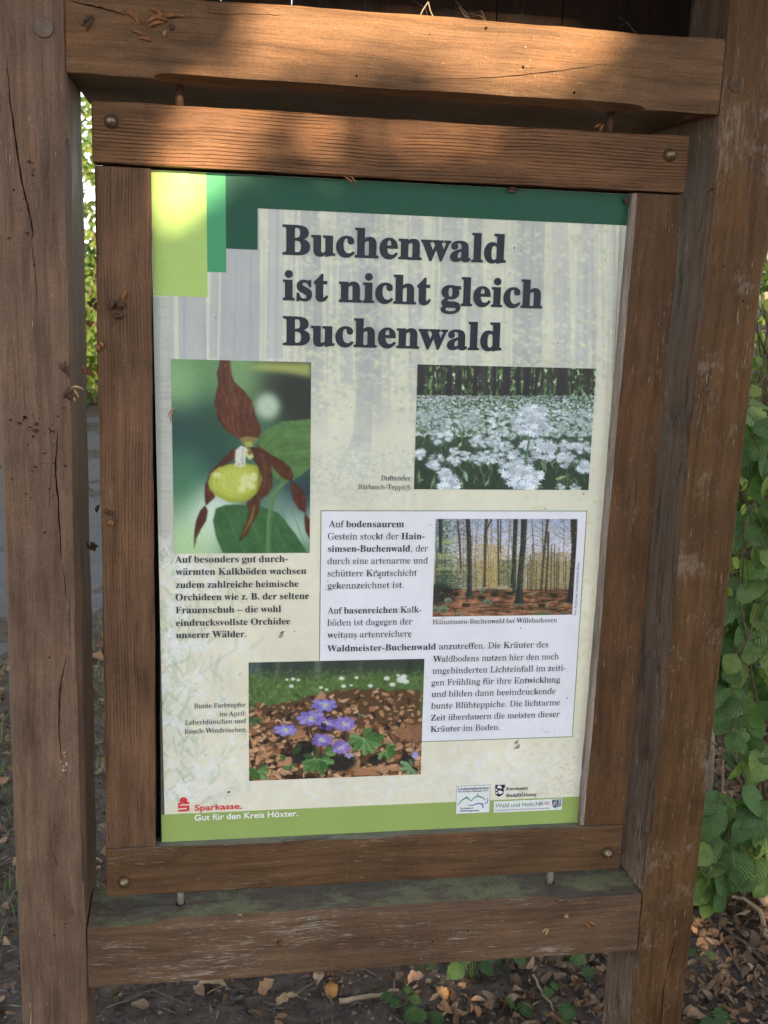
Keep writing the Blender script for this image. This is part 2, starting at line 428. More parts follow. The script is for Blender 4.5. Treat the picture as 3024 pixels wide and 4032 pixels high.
crack([(113, 1835), (121, 1860), (126, 1873)], 0.0010, post_left)
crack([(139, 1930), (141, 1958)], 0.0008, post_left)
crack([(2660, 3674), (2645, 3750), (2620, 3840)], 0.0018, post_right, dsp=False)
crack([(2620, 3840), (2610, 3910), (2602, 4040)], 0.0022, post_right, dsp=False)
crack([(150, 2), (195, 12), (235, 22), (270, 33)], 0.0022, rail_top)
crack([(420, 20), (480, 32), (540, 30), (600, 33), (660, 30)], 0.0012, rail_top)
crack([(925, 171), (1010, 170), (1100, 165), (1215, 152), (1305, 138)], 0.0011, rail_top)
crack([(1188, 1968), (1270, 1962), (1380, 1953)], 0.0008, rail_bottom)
# small beetle holes and dark specks in the timber
def specks(pts, parent, Y=YF, rad=0.0016):
    mb = MB()
    for x, y in pts:
        p = dy(x, y, Y); r_ = rad * random.uniform(0.6, 1.2)
        mb.add([(p.x + r_ * math.cos(a) * random.uniform(.7, 1.2), Y - 0.0010, p.z + r_ * math.sin(a) * random.uniform(.7, 1.3)) for a in [-2 * math.pi * k / 7 for k in range(7)]], [tuple(range(7))])
    return mb.build('knot_hole', M['crack'], parent)
specks([(97, 1150), (107, 1420), (131, 1688), (117, 2020), (142, 1995), (141, 2003), (30, 410), (70, 372), (60, 960), (85, 905)], post_left)
specks([(1562, 575), (1588, 1015), (1527, 1775), (1475, 1968), (1570, 1330), (1605, 650)], post_right)
specks([(1010, 2010), (935, 2033), (1385, 1950), (600, 2035), (1200, 1945)], rail_bottom, rad=0.0020)
specks([(1130, 145), (928, 75), (770, 165), (1240, 200), (1050, 60)], rail_top)

# ---- pale scuffs and splinter marks scraped into the stain
M['scuff'] = plain('raw scraped wood', (0.42, 0.35, 0.28), 0.7, 0.2, 0.3, 200.0)
def scuffs(n, box, parent, axis, Y, lmax, wmax, seed):
    rnd = random.Random(seed); mb = MB()
    for _ in range(n):
        p = Vector((rnd.uniform(box[0], box[1]), Y - 0.0011, rnd.uniform(box[2], box[3])))
        L = rnd.uniform(0.2, 1) ** 2 * lmax; W_ = rnd.uniform(0.3, 1) * wmax; tl = rnd.uniform(-0.12, 0.12)
        u = Vector((math.cos(tl), 0, math.sin(tl))) if axis == 'x' else Vector((math.sin(tl), 0, math.cos(tl))); v = Vector((-u.z, 0, u.x))
        vs = [p - u * L * .5, p - u * L * .1 + v * W_ * .5, p + u * L * .5, p + u * L * .15 - v * W_ * .4]
        mb.add(vs, [(0, 1, 2, 3)] if axis == 'x' else [(0, 1, 2, 3)])
    return mb.build('scuff_marks', M['scuff'], parent)
scuffs(46, (-0.45, 0.45, -0.737, -0.655), rail_bottom, 'x', YF, 0.028, 0.0010, 1)
scuffs(26, (-0.555, -0.47, -1.0, 0.7), post_left, 'z', YF, 0.022, 0.0009, 2)
scuffs(14, (-0.555, -0.47, -1.0, -0.72), post_left, 'z', YF, 0.05, 0.0016, 12)
scuffs(70, (0.473, 0.550, -1.0, 0.45), post_right, 'z', YF, 0.026, 0.0009, 3)
scuffs(22, (-0.42, 0.42, -0.60, -0.53), b_bot, 'x', 0.0, 0.016, 0.0007, 4)
scuffs(40, (0.364, 0.43, -0.5, 0.5), b_right, 'z', 0.0012, 0.020, 0.0007, 5)
scuffs(24, (-0.12, 0.32, 0.655, 0.73), rail_top, 'x', YF, 0.008, 0.0012, 6)

M['dent'] = plain('torn grain', (0.060, 0.036, 0.024), 0.85, 0.1, 0.5, 300.0)
def dents(cx, cy, sx, sy, n, parent, seed, lmax=.010, mat='dent'):
    rnd = random.Random(seed); mb = MB()
    for _ in range(n):
        p = dy(rnd.gauss(cx, sx), rnd.gauss(cy, sy), YF); L = lmax * rnd.uniform(.2, 1); h = L * rnd.uniform(.15, .5); a = rnd.uniform(-.5, .5)
        q = [(L * .5 * math.cos(k) * rnd.uniform(.6, 1.2), h * math.sin(k) * rnd.uniform(.6, 1.2)) for k in [-2 * math.pi * i / 8 for i in range(8)]]
        mb.add([(p.x + u * math.cos(a) - v * math.sin(a), YF - .0010, p.z + u * math.sin(a) + v * math.cos(a)) for u, v in q], [tuple(range(8))])
    return mb.build('torn_grain', M[mat], parent)
dents(70, 915, 26, 22, 12, post_left, 3, .011); dents(90, 965, 32, 55, 26, post_left, 4, .006); dents(68, 370, 5, 18, 7, post_left, 5, .007); dents(40, 500, 22, 40, 12, post_left, 6, .006); dents(138, 1655, 6, 14, 14, post_left, 7, .006, 'scuff'); dents(110, 1050, 10, 40, 12, post_left, 8, .005)
# ================================================================ THE PRINTED POSTER
YP = 0.0180                                                  # face of the poster sheet
SHEAR = 0.015                                                # the print sits a touch askew in its frame
def S4(x, y):                                                # survey crop of the poster -> (x', z) on the sheet
    p = on_y(590 + x * 1.2119, 660 + y * 1.2116, YP); return (p.x + SHEAR * p.z, p.z)
def SF(px, py):                                              # full photo pixel -> (x', z) on the sheet
    p = on_y(px, py, YP); return (p.x + SHEAR * p.z, p.z)
def W(x, z, lift): return (x - SHEAR * z, YP - lift, z)

panel_mb = beam('x', -0.3485, 0.3600, lambda t: corner_profile(YP + 0.0006, YP + 0.0166, -0.5230, 0.5192, ((.0004, .0004),) * 4), 0.2, ends=0, jit=0)
M['panel'] = plain('panel edge', (0.10, 0.11, 0.09), 0.5, 0.3)
poster = panel_mb.build('poster', M['panel'], board)
poster['label'] = 'printed forest poster with large dark heading'

def print_mat(name, rough=0.30, dirt=0.10):
    """ink on a laminated sheet; the picture itself is carried by the mesh's colour attribute"""
    m, nt, b = new_mat(name, rough, 0.35)
    at = nd(nt, 'ShaderNodeAttribute'); at.attribute_name = 'print'
    tc = nd(nt, 'ShaderNodeTexCoord')
    n = noise(nt, tc.outputs['Object'], 9.0, 6, 0.7, 0.4)
    dk = ramp(nt, n.outputs[0], [(0.35, (1 - dirt,) * 3), (0.62, (1, 1, 1))]).outputs[0]
    nt.links.new(mix(nt, 1.0, at.outputs['Color'], dk, 'MULTIPLY'), b.inputs['Base Color'])
    b.inputs['Coat Weight'].default_value = 0.03; b.inputs['Coat Roughness'].default_value = 0.14
    return m
def ink(name, rgb, rough=0.42):
    m, nt, b = new_mat(name, rough, 0.22)
    tc = nd(nt, 'ShaderNodeTexCoord'); n = noise(nt, tc.outputs['Object'], 14.0, 5, 0.7)
    c = lin(rgb)
    b.inputs['Coat Weight'].default_value = 0.03; b.inputs['Coat Roughness'].default_value = 0.14
    nt.links.new(ramp(nt, n.outputs[0], [(0.3, tuple(v * 0.94 for v in c)), (0.65, tuple(min(1, v * 1.03) for v in c))]).outputs[0], b.inputs['Base Color'])
    return m
M['print'] = print_mat('poster print')

# ---- a small painter for the printed pictures
def smooth_noise(h, w_, cell, rs, octv=3):
    out = np.zeros((h, w_)); amp = 1.0; tot = 0
    for o in range(octv):
        c = max(1.0, cell / 2 ** o); gh, gw = int(h / c) + 3, int(w_ / c) + 3
        g = rs.rand(gh, gw); y = np.arange(h) / c; x = np.arange(w_) / c
        yi, xi = y.astype(int), x.astype(int); fy = (y - yi)[:, None]; fx = (x - xi)[None, :]
        fy = fy * fy * (3 - 2 * fy); fx = fx * fx * (3 - 2 * fx)
        a = g[yi][:, xi]; b = g[yi][:, xi + 1]; c_ = g[yi + 1][:, xi]; d_ = g[yi + 1][:, xi + 1]
        out += amp * ((a * (1 - fx) + b * fx) * (1 - fy) + (c_ * (1 - fx) + d_ * fx) * fy); tot += amp; amp *= 0.5
    return out / tot
def aniso_noise(h, w_, cy, cx, rs):
    g = rs.rand(int(h / cy) + 3, int(w_ / cx) + 3); y = np.arange(h) / cy; x = np.arange(w_) / cx
    yi, xi = y.astype(int), x.astype(int); fy = (y - yi)[:, None]; fx = (x - xi)[None, :]
    a = g[yi][:, xi]; b = g[yi][:, xi + 1]; c_ = g[yi + 1][:, xi]; d_ = g[yi + 1][:, xi + 1]
    return (a * (1 - fx) + b * fx) * (1 - fy) + (c_ * (1 - fx) + d_ * fx) * fy
class Canvas:
    def __init__(s, x0, x1, z0, z1, step, base=(128, 128, 128)):
        s.x0, s.x1, s.z0, s.z1 = x0, x1, z0, z1
        s.w = int(round((x1 - x0) / step)) + 1; s.h = int(round((z1 - z0) / step)) + 1
        s.a = np.ones((s.h, s.w, 3)) * np.array(base, float)
    def px(s, p): return ((p[0] - s.x0) / (s.x1 - s.x0) * (s.w - 1), (s.z1 - p[1]) / (s.z1 - s.z0) * (s.h - 1))
    def blend(s, m, col, ys, xs):
        t = s.a[ys, xs]; s.a[ys, xs] = t + (np.array(col, float) - t) * m[..., None]
    def poly(s, pts, col, al=1.0, ss=3, tex=None):
        P_ = np.array(pts, float)
        x0, y0 = np.floor(P_.min(0)).astype(int) - 1; x1, y1 = np.ceil(P_.max(0)).astype(int) + 2
        x0, y0, x1, y1 = max(0, x0), max(0, y0), min(s.w, x1), min(s.h, y1)
        if x1 <= x0 or y1 <= y0: return
        gx = (np.arange((x1 - x0) * ss) + 0.5) / ss + x0 - 0.5; gy = (np.arange((y1 - y0) * ss) + 0.5) / ss + y0 - 0.5
        ins = np.zeros((len(gy), len(gx)), bool)
        for (ax, ay), (bx, by) in zip(P_, np.roll(P_, -1, 0)):
            if ay == by: continue
            c = (gy > min(ay, by)) & (gy <= max(ay, by))
            if not c.any(): continue
            xi = ax + (gy[c] - ay) * (bx - ax) / (by - ay)
            ins[c] ^= gx[None, :] < xi[:, None]
        m = ins.reshape(y1 - y0, ss, x1 - x0, ss).mean((1, 3)) * al
        if tex is not None: col = np.array(col, float)[None, None, :] * (tex[y0:y1, x0:x1, None])
        s.blend(m, col, slice(y0, y1), slice(x0, x1))
    def ell(s, cx, cy, rx, ry, col, al=1.0, soft=0.0, ang=0.0):
        R_ = max(rx, ry) * (1 + soft) + 2
        x0, y0, x1, y1 = max(0, int(cx - R_)), max(0, int(cy - R_)), min(s.w, int(cx + R_) + 1), min(s.h, int(cy + R_) + 1)
        if x1 <= x0 or y1 <= y0: return
        X, Y = np.meshgrid(np.arange(x0, x1) - cx, np.arange(y0, y1) - cy)
        ca, sa = math.cos(ang), math.sin(ang)
        dd = np.sqrt(((X * ca + Y * sa) / rx) ** 2 + ((-X * sa + Y * ca) / ry) ** 2)
        e = max(soft, 0.9 / max(0.5, min(rx, ry)))
        m = np.clip((1 + e / 2 - dd) / e, 0, 1); m = m * m * (3 - 2 * m) * al
        s.blend(m, col, slice(y0, y1), slice(x0, x1))
    def line(s, pts, wd, col, al=1.0, tex=None):
        pts = [np.array(p, float) for p in pts]; n = len(pts); L = []; R_ = []
        for i, p in enumerate(pts):
            t = pts[min(i + 1, n - 1)] - pts[max(i - 1, 0)]; t = t / (np.hypot(*t) + 1e-9)
            w_ = wd[i] if isinstance(wd, (list, tuple)) else wd
            nr = np.array([-t[1], t[0]]) * w_ / 2; L.append(p + nr); R_.append(p - nr)
        s.poly(L + R_[::-1], col, al, 3, tex)
    def blur(s, r_, reg=None):
        ys, xs = reg or (slice(0, s.h), slice(0, s.w))
        A = s.a[ys, xs].copy()
        for ax in (0, 1):
            for _ in range(2):
                k = 2 * r_ + 1; pad = [(0, 0)] * 3; pad[ax] = (r_ + 1, r_)
                cs = np.cumsum(np.pad(A, pad, mode='edge'), ax)
                A = (np.take(cs, range(k, cs.shape[ax]), ax) - np.take(cs, range(0, cs.shape[ax] - k), ax)) / k
        s.a[ys, xs] = A
    def finish(s, soft, grain, seed):
        """print softness and grain"""
        keep = s.a.copy(); s.blur(1); s.a = keep * (1 - soft) + s.a * soft
        s.a *= 1 + grain * (np.random.RandomState(seed).rand(s.h, s.w, 1) - .5)
        return s
    def build(s, name, lift, mat, parent, hole=None):
        v = np.clip(s.a, 0, 255) / 255.0
        v = np.where(v <= 0.04045, v / 12.92, ((v + 0.055) / 1.055) ** 2.4)
        X, Z = np.meshgrid(np.linspace(s.x0, s.x1, s.w), np.linspace(s.z1, s.z0, s.h))
        co = np.stack([X - SHEAR * Z, np.full_like(X, YP - lift), Z], -1).reshape(-1, 3)
        i = np.arange(s.h * s.w).reshape(s.h, s.w)
        q = np.stack([i[:-1, :-1], i[1:, :-1], i[1:, 1:], i[:-1, 1:]], -1).reshape(-1, 4)
        me = bpy.data.meshes.new(name)
        me.vertices.add(len(co)); me.vertices.foreach_set('co', co.ravel())
        me.loops.add(q.size); me.loops.foreach_set('vertex_index', q.ravel().astype(np.int32))
        me.polygons.add(len(q)); me.polygons.foreach_set('loop_start', np.arange(0, q.size, 4, dtype=np.int32))
        me.update(calc_edges=True)
        ca = me.color_attributes.new('print', 'FLOAT_COLOR', 'POINT')
        ca.data.foreach_set('color', np.concatenate([v.reshape(-1, 3), np.ones((len(co), 1))], 1).ravel().astype(np.float32))
        return link(name, me, mat, parent)

# ---- faint beech wood printed behind everything
def paint_background():
    c = Canvas(-0.3500, 0.3620, -0.5225, 0.5190, 0.0016)
    rs = np.random.RandomState(3); rnd = random.Random(3)
    zz = np.linspace(c.z1, c.z0, c.h)[:, None]; xx = np.linspace(c.x0, c.x1, c.w)[None, :]
    f = np.clip((0.32 - zz) / 0.42, 0, 1)                    # 0 wood at the top .. 1 pale paper below
    top = np.array((210, 214, 201)); low = np.array((230, 227, 209))
    c.a = top + (low - top) * f[..., None] + np.zeros((c.h, c.w, 1))
    # leafy light between trunks
    n1 = smooth_noise(c.h, c.w, 10, rs, 3); n2 = aniso_noise(c.h, c.w, 26, 2.6, rs)
    leaf = np.clip((n1 * 0.6 + n2 * 0.4 - 0.48) * 4, 0, 1) * (1 - f)
    c.a += (np.array((222, 227, 204)) - c.a) * (leaf * 0.9)[..., None]
    P = lambda x, y: c.px(S4(x, y))
    def trunk(x0, y0, x1, y1, w0, w1, col, al):
        a, b = P(x0, y0), P(x1, y1); k = c.w / 1400.0
        m = ((a[0] + b[0]) / 2 + rnd.uniform(-1, 1), (a[1] + b[1]) / 2); al *= .8
        c.line([a, m, b], [w0 * k, (w0 + w1) / 2 * k, w1 * k], col, al)
    base_ = c.a.copy()
    for i in range(130):
        x = rnd.uniform(60, 1540); b = rnd.uniform(640, 930)
        trunk(x, rnd.uniform(60, 240), x + rnd.uniform(-18, 18), b, rnd.uniform(3, 12), rnd.uniform(4, 14), rnd.choice([(172, 177, 182), (182, 186, 186), (165, 172, 178), (206, 212, 196), (214, 219, 203)]), rnd.uniform(0.25, 0.65))
    for x0, x1, w0, b, col, al in ((520, 545, 52, 900, (160, 167, 176), .7), (690, 720, 70, 1000, (158, 166, 176), .72), (740, 760, 40, 850, (166, 174, 180), .6), (985, 965, 62, 840, (174, 181, 186), .7), (1060, 1050, 46, 800, (171, 178, 184), .65),
                                   (1240, 1220, 86, 900, (171, 178, 184), .75), (1330, 1345, 50, 900, (178, 182, 194), .55), (1420, 1400, 40, 800, (180, 184, 194), .5), (410, 405, 44, 620, (176, 180, 192), .6), (630, 640, 34, 700, (166, 172, 186), .6), (870, 860, 36, 760, (170, 176, 188), .55),
                                   (130, 140, 72, 640, (160, 167, 182), .7), (295, 290, 104, 640, (164, 171, 182), .85), (215, 205, 22, 620, (166, 172, 184), .7)):
        trunk(x0, 130, x1, b, w0, w0 * 1.12, col, al)
    k_ = np.clip((f - .10) / .42, 0, 1); c.a = base_ + (c.a - base_) * (1 - k_ * k_ * (3 - 2 * k_))[..., None]
    trunk(45, 420, 55, 1290, 58, 60, (180, 186, 186), .8); trunk(20, 420, 24, 1300, 20, 22, (160, 168, 170), .6)
    for i in range(40):
        y = rnd.uniform(440, 1280); c.line([P(18, y), P(75, y + rnd.uniform(-6, 6))], 0.7, (150, 158, 158), .35)
    # sprays of pale leaves
    for i in range(3000):
        x = rnd.gauss(rnd.choice([650, 780, 1100, 1250, 1400, 900, 560]), 70); y = rnd.gauss(rnd.choice([640, 700, 760, 300, 220, 500, 600]), 50)
        if y > 1000: continue
        p = P(x, y); l = rnd.uniform(1, 3.6)
        c.ell(p[0], p[1], l, l * rnd.uniform(.35, .7), rnd.choice([(222, 224, 196), (226, 228, 208), (212, 218, 190), (186, 196, 180)]), rnd.uniform(.25, .65), .5, rnd.uniform(-.7, .7))
    # flowering ground under the trees and the pale plants at lower left
    trunk(712, 560, 700, 760, 44, 52, (176, 181, 186), .45); trunk(702, 700, 690, 890, 50, 58, (176, 181, 186), .5); trunk(690, 870, 660, 1000, 58, 96, (178, 183, 188), .55)
    for i in range(2600):
        x = rnd.uniform(520, 870); y = rnd.uniform(900, 1130)
        if y < 905 + 25 * math.sin(x * .02) ** 2: continue
        p = P(x, y); al = max(0.0, .75 - max(0, y - 1010) / 180.0)
        c.ell(p[0], p[1], rnd.uniform(.8, 2.0), rnd.uniform(.6, 1.5), rnd.choice([(226, 228, 216), (205, 212, 200), (190, 200, 188), (218, 222, 206)]), al * rnd.uniform(.4, 1))
    for i in range(420):
        x = 20 + abs(rnd.gauss(0, 190)); y = rnd.uniform(1250, 2080)
        if x > 540: continue
        p = P(x, y); l = rnd.uniform(6, 34); a = rnd.uniform(-2.4, -0.4)
        fade = max(0.12, 1 - x / 480.0)
        q = (p[0] + l * math.cos(a), p[1] + l * math.sin(a)); mid = ((p[0] + q[0]) / 2 + rnd.uniform(-3, 3), (p[1] + q[1]) / 2)
        c.line([p, mid, q], [1, rnd.uniform(2, 6), .5], rnd.choice([(186, 200, 180), (200, 212, 194), (214, 222, 206), (174, 192, 172), (226, 232, 222)]), .65 * fade)
    for i in range(60):
        x = 25 + abs(rnd.gauss(0, 150)); y = rnd.uniform(1270, 2060); p = P(x, y); R_ = rnd.uniform(5, 15)
        fade = max(0.25, 1 - x / 480.0)
        for k in range(22):
            a = rnd.uniform(0, 6.28); l = R_ * rnd.uniform(.3, 1)
            c.line([(p[0] + .25 * l * math.cos(a), p[1] + .25 * l * math.sin(a)), (p[0] + l * math.cos(a), p[1] + l * math.sin(a))], rnd.uniform(.8, 1.8), rnd.choice([(234, 238, 240), (226, 232, 232), (240, 242, 246)]), .75 * fade)
    for i in range(900):                                     # ghost of blossoms low on the sheet
        x = rnd.gauss(rnd.choice([260, 520, 800, 1020, 1150, 1300]), 90); y = rnd.gauss(rnd.choice([2010, 1900, 1960, 2000]), 40); p = P(x, y)
        if y > 2080 or y < 1600: continue
        c.ell(p[0], p[1], rnd.uniform(1.5, 5), rnd.uniform(1, 3), rnd.choice([(233, 234, 238), (228, 226, 214), (236, 236, 242)]), .35)
    n3 = smooth_noise(c.h, c.w, 60, rs, 4)
    c.a *= (0.965 + 0.07 * n3)[..., None]
    c.a -= (np.clip(smooth_noise(c.h, c.w, 5, rs, 3) - 0.62, 0, 1) * np.clip((xx + .1) * 2.5, 0.15, 1) * 60)[..., None] * np.array((.8, .9, 1.2))
    return c
paint_background().build('background_print', 0.0002, M['print'], poster)

# ---- flat colour blocks
def block(name, x0, x1, z0, z1, rgb, lift, holes=None):
    vs = [W(x0, z0, lift), W(x1, z0, lift), W(x1, z1, lift), W(x0, z1, lift)]
    return mesh(name, vs, [(0, 1, 2, 3)], ink('ink ' + name, rgb), poster)
def polyblock(name, pts, rgb, lift):
    return mesh(name, [W(x, z, lift) for x, z in pts], [tuple(range(len(pts)))], ink('ink ' + name, rgb), poster)
TOPZ = 0.5188
block('light_green_block', -0.3485, -0.2718, 0.3448, TOPZ, (172, 205, 118), 0.0006)
block('mid_green_block', -0.2718, -0.2446, 0.3810, TOPZ, (72, 156, 112), 0.0006)
polyblock('dark_green_band', [(-0.2446, 0.4148), (-0.1991, 0.4148), (-0.1991, 0.4730), (0.3665, 0.4730), (0.3665, TOPZ), (-0.2446, TOPZ)], (29, 82, 66), 0.0006)
polyblock('foot_band', [(-0.3550, -0.4738), (0.3480, -0.4738), (0.3480, -0.5222), (-0.3550, -0.5222)], (150, 172, 100), 0.0006)
bx0, bx1, bz0, bz1 = -0.1020, 0.3262, -0.3625, 0.0259
block('text_box', bx0, bx1, bz0, bz1, (228, 229, 240), 0.0006)
fl = MB(); t_ = 0.0013
for x0, x1, z0, z1 in ((bx0 - t_, bx1 + t_, bz1, bz1 + t_), (bx0 - t_, bx1 + t_, bz0 - t_, bz0), (bx0 - t_, bx0, bz0, bz1), (bx1, bx1 + t_, bz0, bz1)):
    fl.add([W(x0, z0, .0007), W(x1, z0, .0007), W(x1, z1, .0007), W(x0, z1, .0007)], [(0, 1, 2, 3)])
fl.build('box_outline', ink('ink olive line', (112, 138, 92)), poster)
# ---- the four printed photographs
def pic(corners, step):
    """canvas whose rectangle comes from four surveyed corners (full photo pixels)"""
    q = [SF(*c) for c in corners]
    x0 = (q[0][0] + q[3][0]) / 2; x1 = (q[1][0] + q[2][0]) / 2; z1 = (q[0][1] + q[1][1]) / 2; z0 = (q[2][1] + q[3][1]) / 2
    return Canvas(x0, x1, z0, z1, step)

def paint_orchid():
    o = lambda x, y: (x * 0.7836, 1000 + y * 0.7836)
    c = pic([o(857, 526), o(1562, 545), o(1557, 1500), o(878, 1505)], 0.0009)
    P = lambda x, y: c.px(SF(*o(x, y))); K = (P(1100, 900)[0] - P(1000, 900)[0]) / 100.0
    rs = np.random.RandomState(5); rnd = random.Random(5)
    c.a[:] = (74, 112, 88)
    for x, y, r_, col in ((930, 580, 190, (112, 158, 108)), (1080, 640, 120, (96, 140, 96)), (1230, 610, 130, (126, 166, 116)), (1480, 680, 170, (34, 42, 42)), (1550, 790, 130, (40, 50, 48)), (930, 830, 170, (40, 78, 74)), (1010, 1000, 170, (34, 70, 74)), (1080, 900, 120, (44, 84, 72)),
                         (1520, 1200, 130, (34, 62, 78)), (910, 1260, 150, (96, 146, 104)), (920, 1100, 120, (70, 120, 96)), (1000, 1420, 150, (206, 228, 208)), (930, 1480, 120, (176, 212, 160)), (1090, 1270, 110, (212, 232, 220)), (1480, 1380, 110, (176, 206, 194)), (900, 660, 110, (140, 182, 130)), (1400, 1270, 80, (120, 150, 140))):
        p = P(x, y); c.ell(p[0], p[1], r_ * K, r_ * K, col, .9, 1.3)
    c.blur(12)
    p = P(1345, 765); c.ell(p[0], p[1], 62 * K, 66 * K, (196, 218, 196), .9, .8)
    c.poly([P(*v) for v in ((1240, 572), (1330, 545), (1562, 548), (1562, 620), (1470, 602), (1370, 592))], (178, 186, 104), .85)
    c.blur(4)
    tex = 0.86 + 0.28 * smooth_noise(c.h, c.w, 9, rs)
    leaf = [(1300, 930), (1340, 880), (1420, 842), (1562, 828), (1562, 1070), (1500, 1122), (1440, 1150), (1385, 1130), (1340, 1060), (1310, 985)]
    c.poly([P(*v) for v in leaf], (86, 124, 74), 1, tex=tex)
    for k in range(7):
        y = 870 + k * 42; c.line([P(1330 + k * 8, 960 + k * 18), P(1430, y + 6), P(1562, y - 8)], [1, 2.2, 3.0], (112, 150, 96) if k % 2 else (64, 100, 58), .45)
    low = [(1085, 1278), (1130, 1262), (1180, 1258), (1300, 1265), (1400, 1300), (1480, 1400), (1545, 1500), (1120, 1502), (1085, 1420), (1070, 1340)]
    c.poly([P(*v) for v in low], (58, 102, 64), 1, tex=tex)
    for k in range(8):
        c.line([P(1100 + k * 52, 1275), P(1110 + k * 56, 1380), P(1180 + k * 52, 1500)], [1, 2.4, 1.2], (84, 130, 84) if k % 2 else (42, 82, 52), .5)
    c.line([P(1430, 1140), P(1375, 1200), P(1352, 1330), P(1348, 1502)], [30 * K, 24 * K, 24 * K, 26 * K], (84, 126, 82), .95)
    c.line([P(1425, 1150), P(1368, 1210), P(1346, 1340), P(1342, 1502)], [6 * K, 6 * K, 6 * K, 6 * K], (126, 164, 112), .6)
    stre = 0.72 + 0.6 * aniso_noise(c.h, c.w, 22, 3, rs) * smooth_noise(c.h, c.w, 8, rs)
    mar = (96, 52, 42)
    def petal(pts, col=mar):
        pp = [P(*v) for v in pts]; c.poly(pp, tuple(v * .72 for v in col), 1); m = np.mean(pp, 0)
        c.poly([(m[0] + (x - m[0]) * .93, m[1] + (y - m[1]) * .95) for x, y in pp], col, .9, tex=stre)
    petal([(1105, 530), (1155, 530), (1160, 590), (1175, 640), (1230, 690), (1265, 740), (1280, 800), (1300, 850), (1312, 885), (1300, 920), (1268, 952), (1225, 954), (1195, 925), (1130, 880), (1095, 830), (1078, 750), (1085, 700), (1097, 650), (1088, 600), (1100, 560)], (104, 56, 46))
    for k in range(26):
        x = 1105 + k * 7; y0 = rnd.uniform(680, 820); c.line([P(x, y0), P(x + (1190 - x) * .1, y0 + 40), P(x + (1230 - x) * .35, y0 + 110)], [.5, 1.4, .5], rnd.choice([(150, 120, 78), (128, 72, 54), (70, 32, 30), (118, 124, 70)]), .55)
    for k in range(12):
        x = 1108 + k * 4.5; c.line([P(x, 540), P(x + 4, 640), P(x + 25, 720)], [.6, 1.0, .4], rnd.choice([(120, 112, 78), (64, 38, 34)]), .5)
    c.poly([P(*v) for v in ((1200, 925), (1250, 915), (1300, 925), (1272, 955), (1240, 970), (1222, 955))], (150, 150, 84), .75)
    petal([(1230, 962), (1170, 980), (1120, 1030), (1060, 1090), (1030, 1160), (1028, 1230), (1035, 1264), (1080, 1222), (1058, 1180), (1072, 1110), (1130, 1060), (1185, 1020)])
    petal([(1030, 1262), (1044, 1290), (1036, 1340), (1010, 1380), (985, 1430), (975, 1487), (976, 1400), (985, 1340), (1005, 1290)], (92, 54, 44))
    petal([(1465, 1138), (1500, 1165), (1532, 1200), (1541, 1250), (1536, 1302), (1500, 1282), (1470, 1230), (1461, 1180)])
    petal([(1533, 1300), (1560, 1340), (1560, 1440), (1535, 1392), (1528, 1335)])
    petal([(1285, 958), (1330, 985), (1370, 1013), (1420, 1038), (1460, 1073), (1474, 1110), (1466, 1142), (1420, 1127), (1385, 1087), (1355, 1052), (1315, 1012)])
    pou = [(1045, 1150), (1058, 1105), (1098, 1072), (1160, 1055), (1230, 1050), (1290, 1062), (1315, 1092), (1321, 1130), (1306, 1180), (1270, 1225), (1215, 1248), (1150, 1246), (1090, 1216), (1055, 1186)]
    c.poly([P(*v) for v in pou], (150, 162, 62), 1)
    m = (1180, 1140)
    for s_, col in ((.93, (172, 184, 78)), (.8, (188, 198, 94)), (.6, (196, 206, 106))):
        c.poly([P(m[0] + (x - m[0]) * s_ - 6, m[1] + (y - m[1]) * s_ - 6) for x, y in pou], col, .7)
    for k in range(14):
        x = 1080 + k * 17; c.line([P(x, 1085), P(x - 8, 1150), P(x + 10, 1225)], [.5, 1.6, .5], rnd.choice([(206, 214, 128), (160, 172, 70)]), .4)
    for x, y, rx, ry in ((1235, 1140, 30, 34), (1275, 1120, 20, 24), (1215, 1180, 18, 20), (1265, 1165, 18, 18), (1090, 1110, 22, 14)):
        p = P(x, y); c.ell(p[0], p[1], rx * K, ry * K, (222, 226, 176), .7, .7)
    petal([(1258, 962), (1310, 983), (1352, 1028), (1367, 1098), (1370, 1170), (1342, 1212), (1308, 1232), (1302, 1290), (1272, 1350), (1240, 1412), (1198, 1449), (1214, 1400), (1240, 1340), (1250, 1292), (1238, 1252), (1290, 1200), (1322, 1130), (1302, 1068), (1268, 1018)], (94, 58, 42))
    for k in range(16):
        x = 1300 + k * 3.5; c.line([P(x - 20, 1000), P(x, 1080), P(x - 8, 1180)], [.4, 1.2, .4], rnd.choice([(134, 110, 66), (60, 34, 28)]), .5)
    c.line([P(1280, 1260), P(1262, 1330), P(1215, 1420)], [3, 5, 1], (136, 122, 66), .7)
    c.poly([P(*v) for v in ((1182, 985), (1212, 962), (1238, 972), (1232, 1062), (1210, 1072), (1180, 1066))], (214, 220, 208), 1)
    c.line([P(1222, 975), P(1216, 1065)], 3, (176, 186, 170), .7)
    c.poly([P(*v) for v in ((1236, 975), (1262, 985), (1275, 1020), (1255, 1035), (1236, 1015))], (206, 208, 150), 1)
    p = P(1255, 996); c.ell(p[0], p[1], 12 * K, 14 * K, (120, 92, 50), .9, .4)
    for x, y in ((1186, 1045), (1200, 1055), (1192, 1066), (1222, 1050), (1215, 1035)):
        p = P(x, y); c.ell(p[0], p[1], .9, .9, (90, 52, 60), .9)
    c.poly([P(*v) for v in ((1225, 945), (1262, 940), (1275, 968), (1240, 972))], (168, 178, 92), .9)
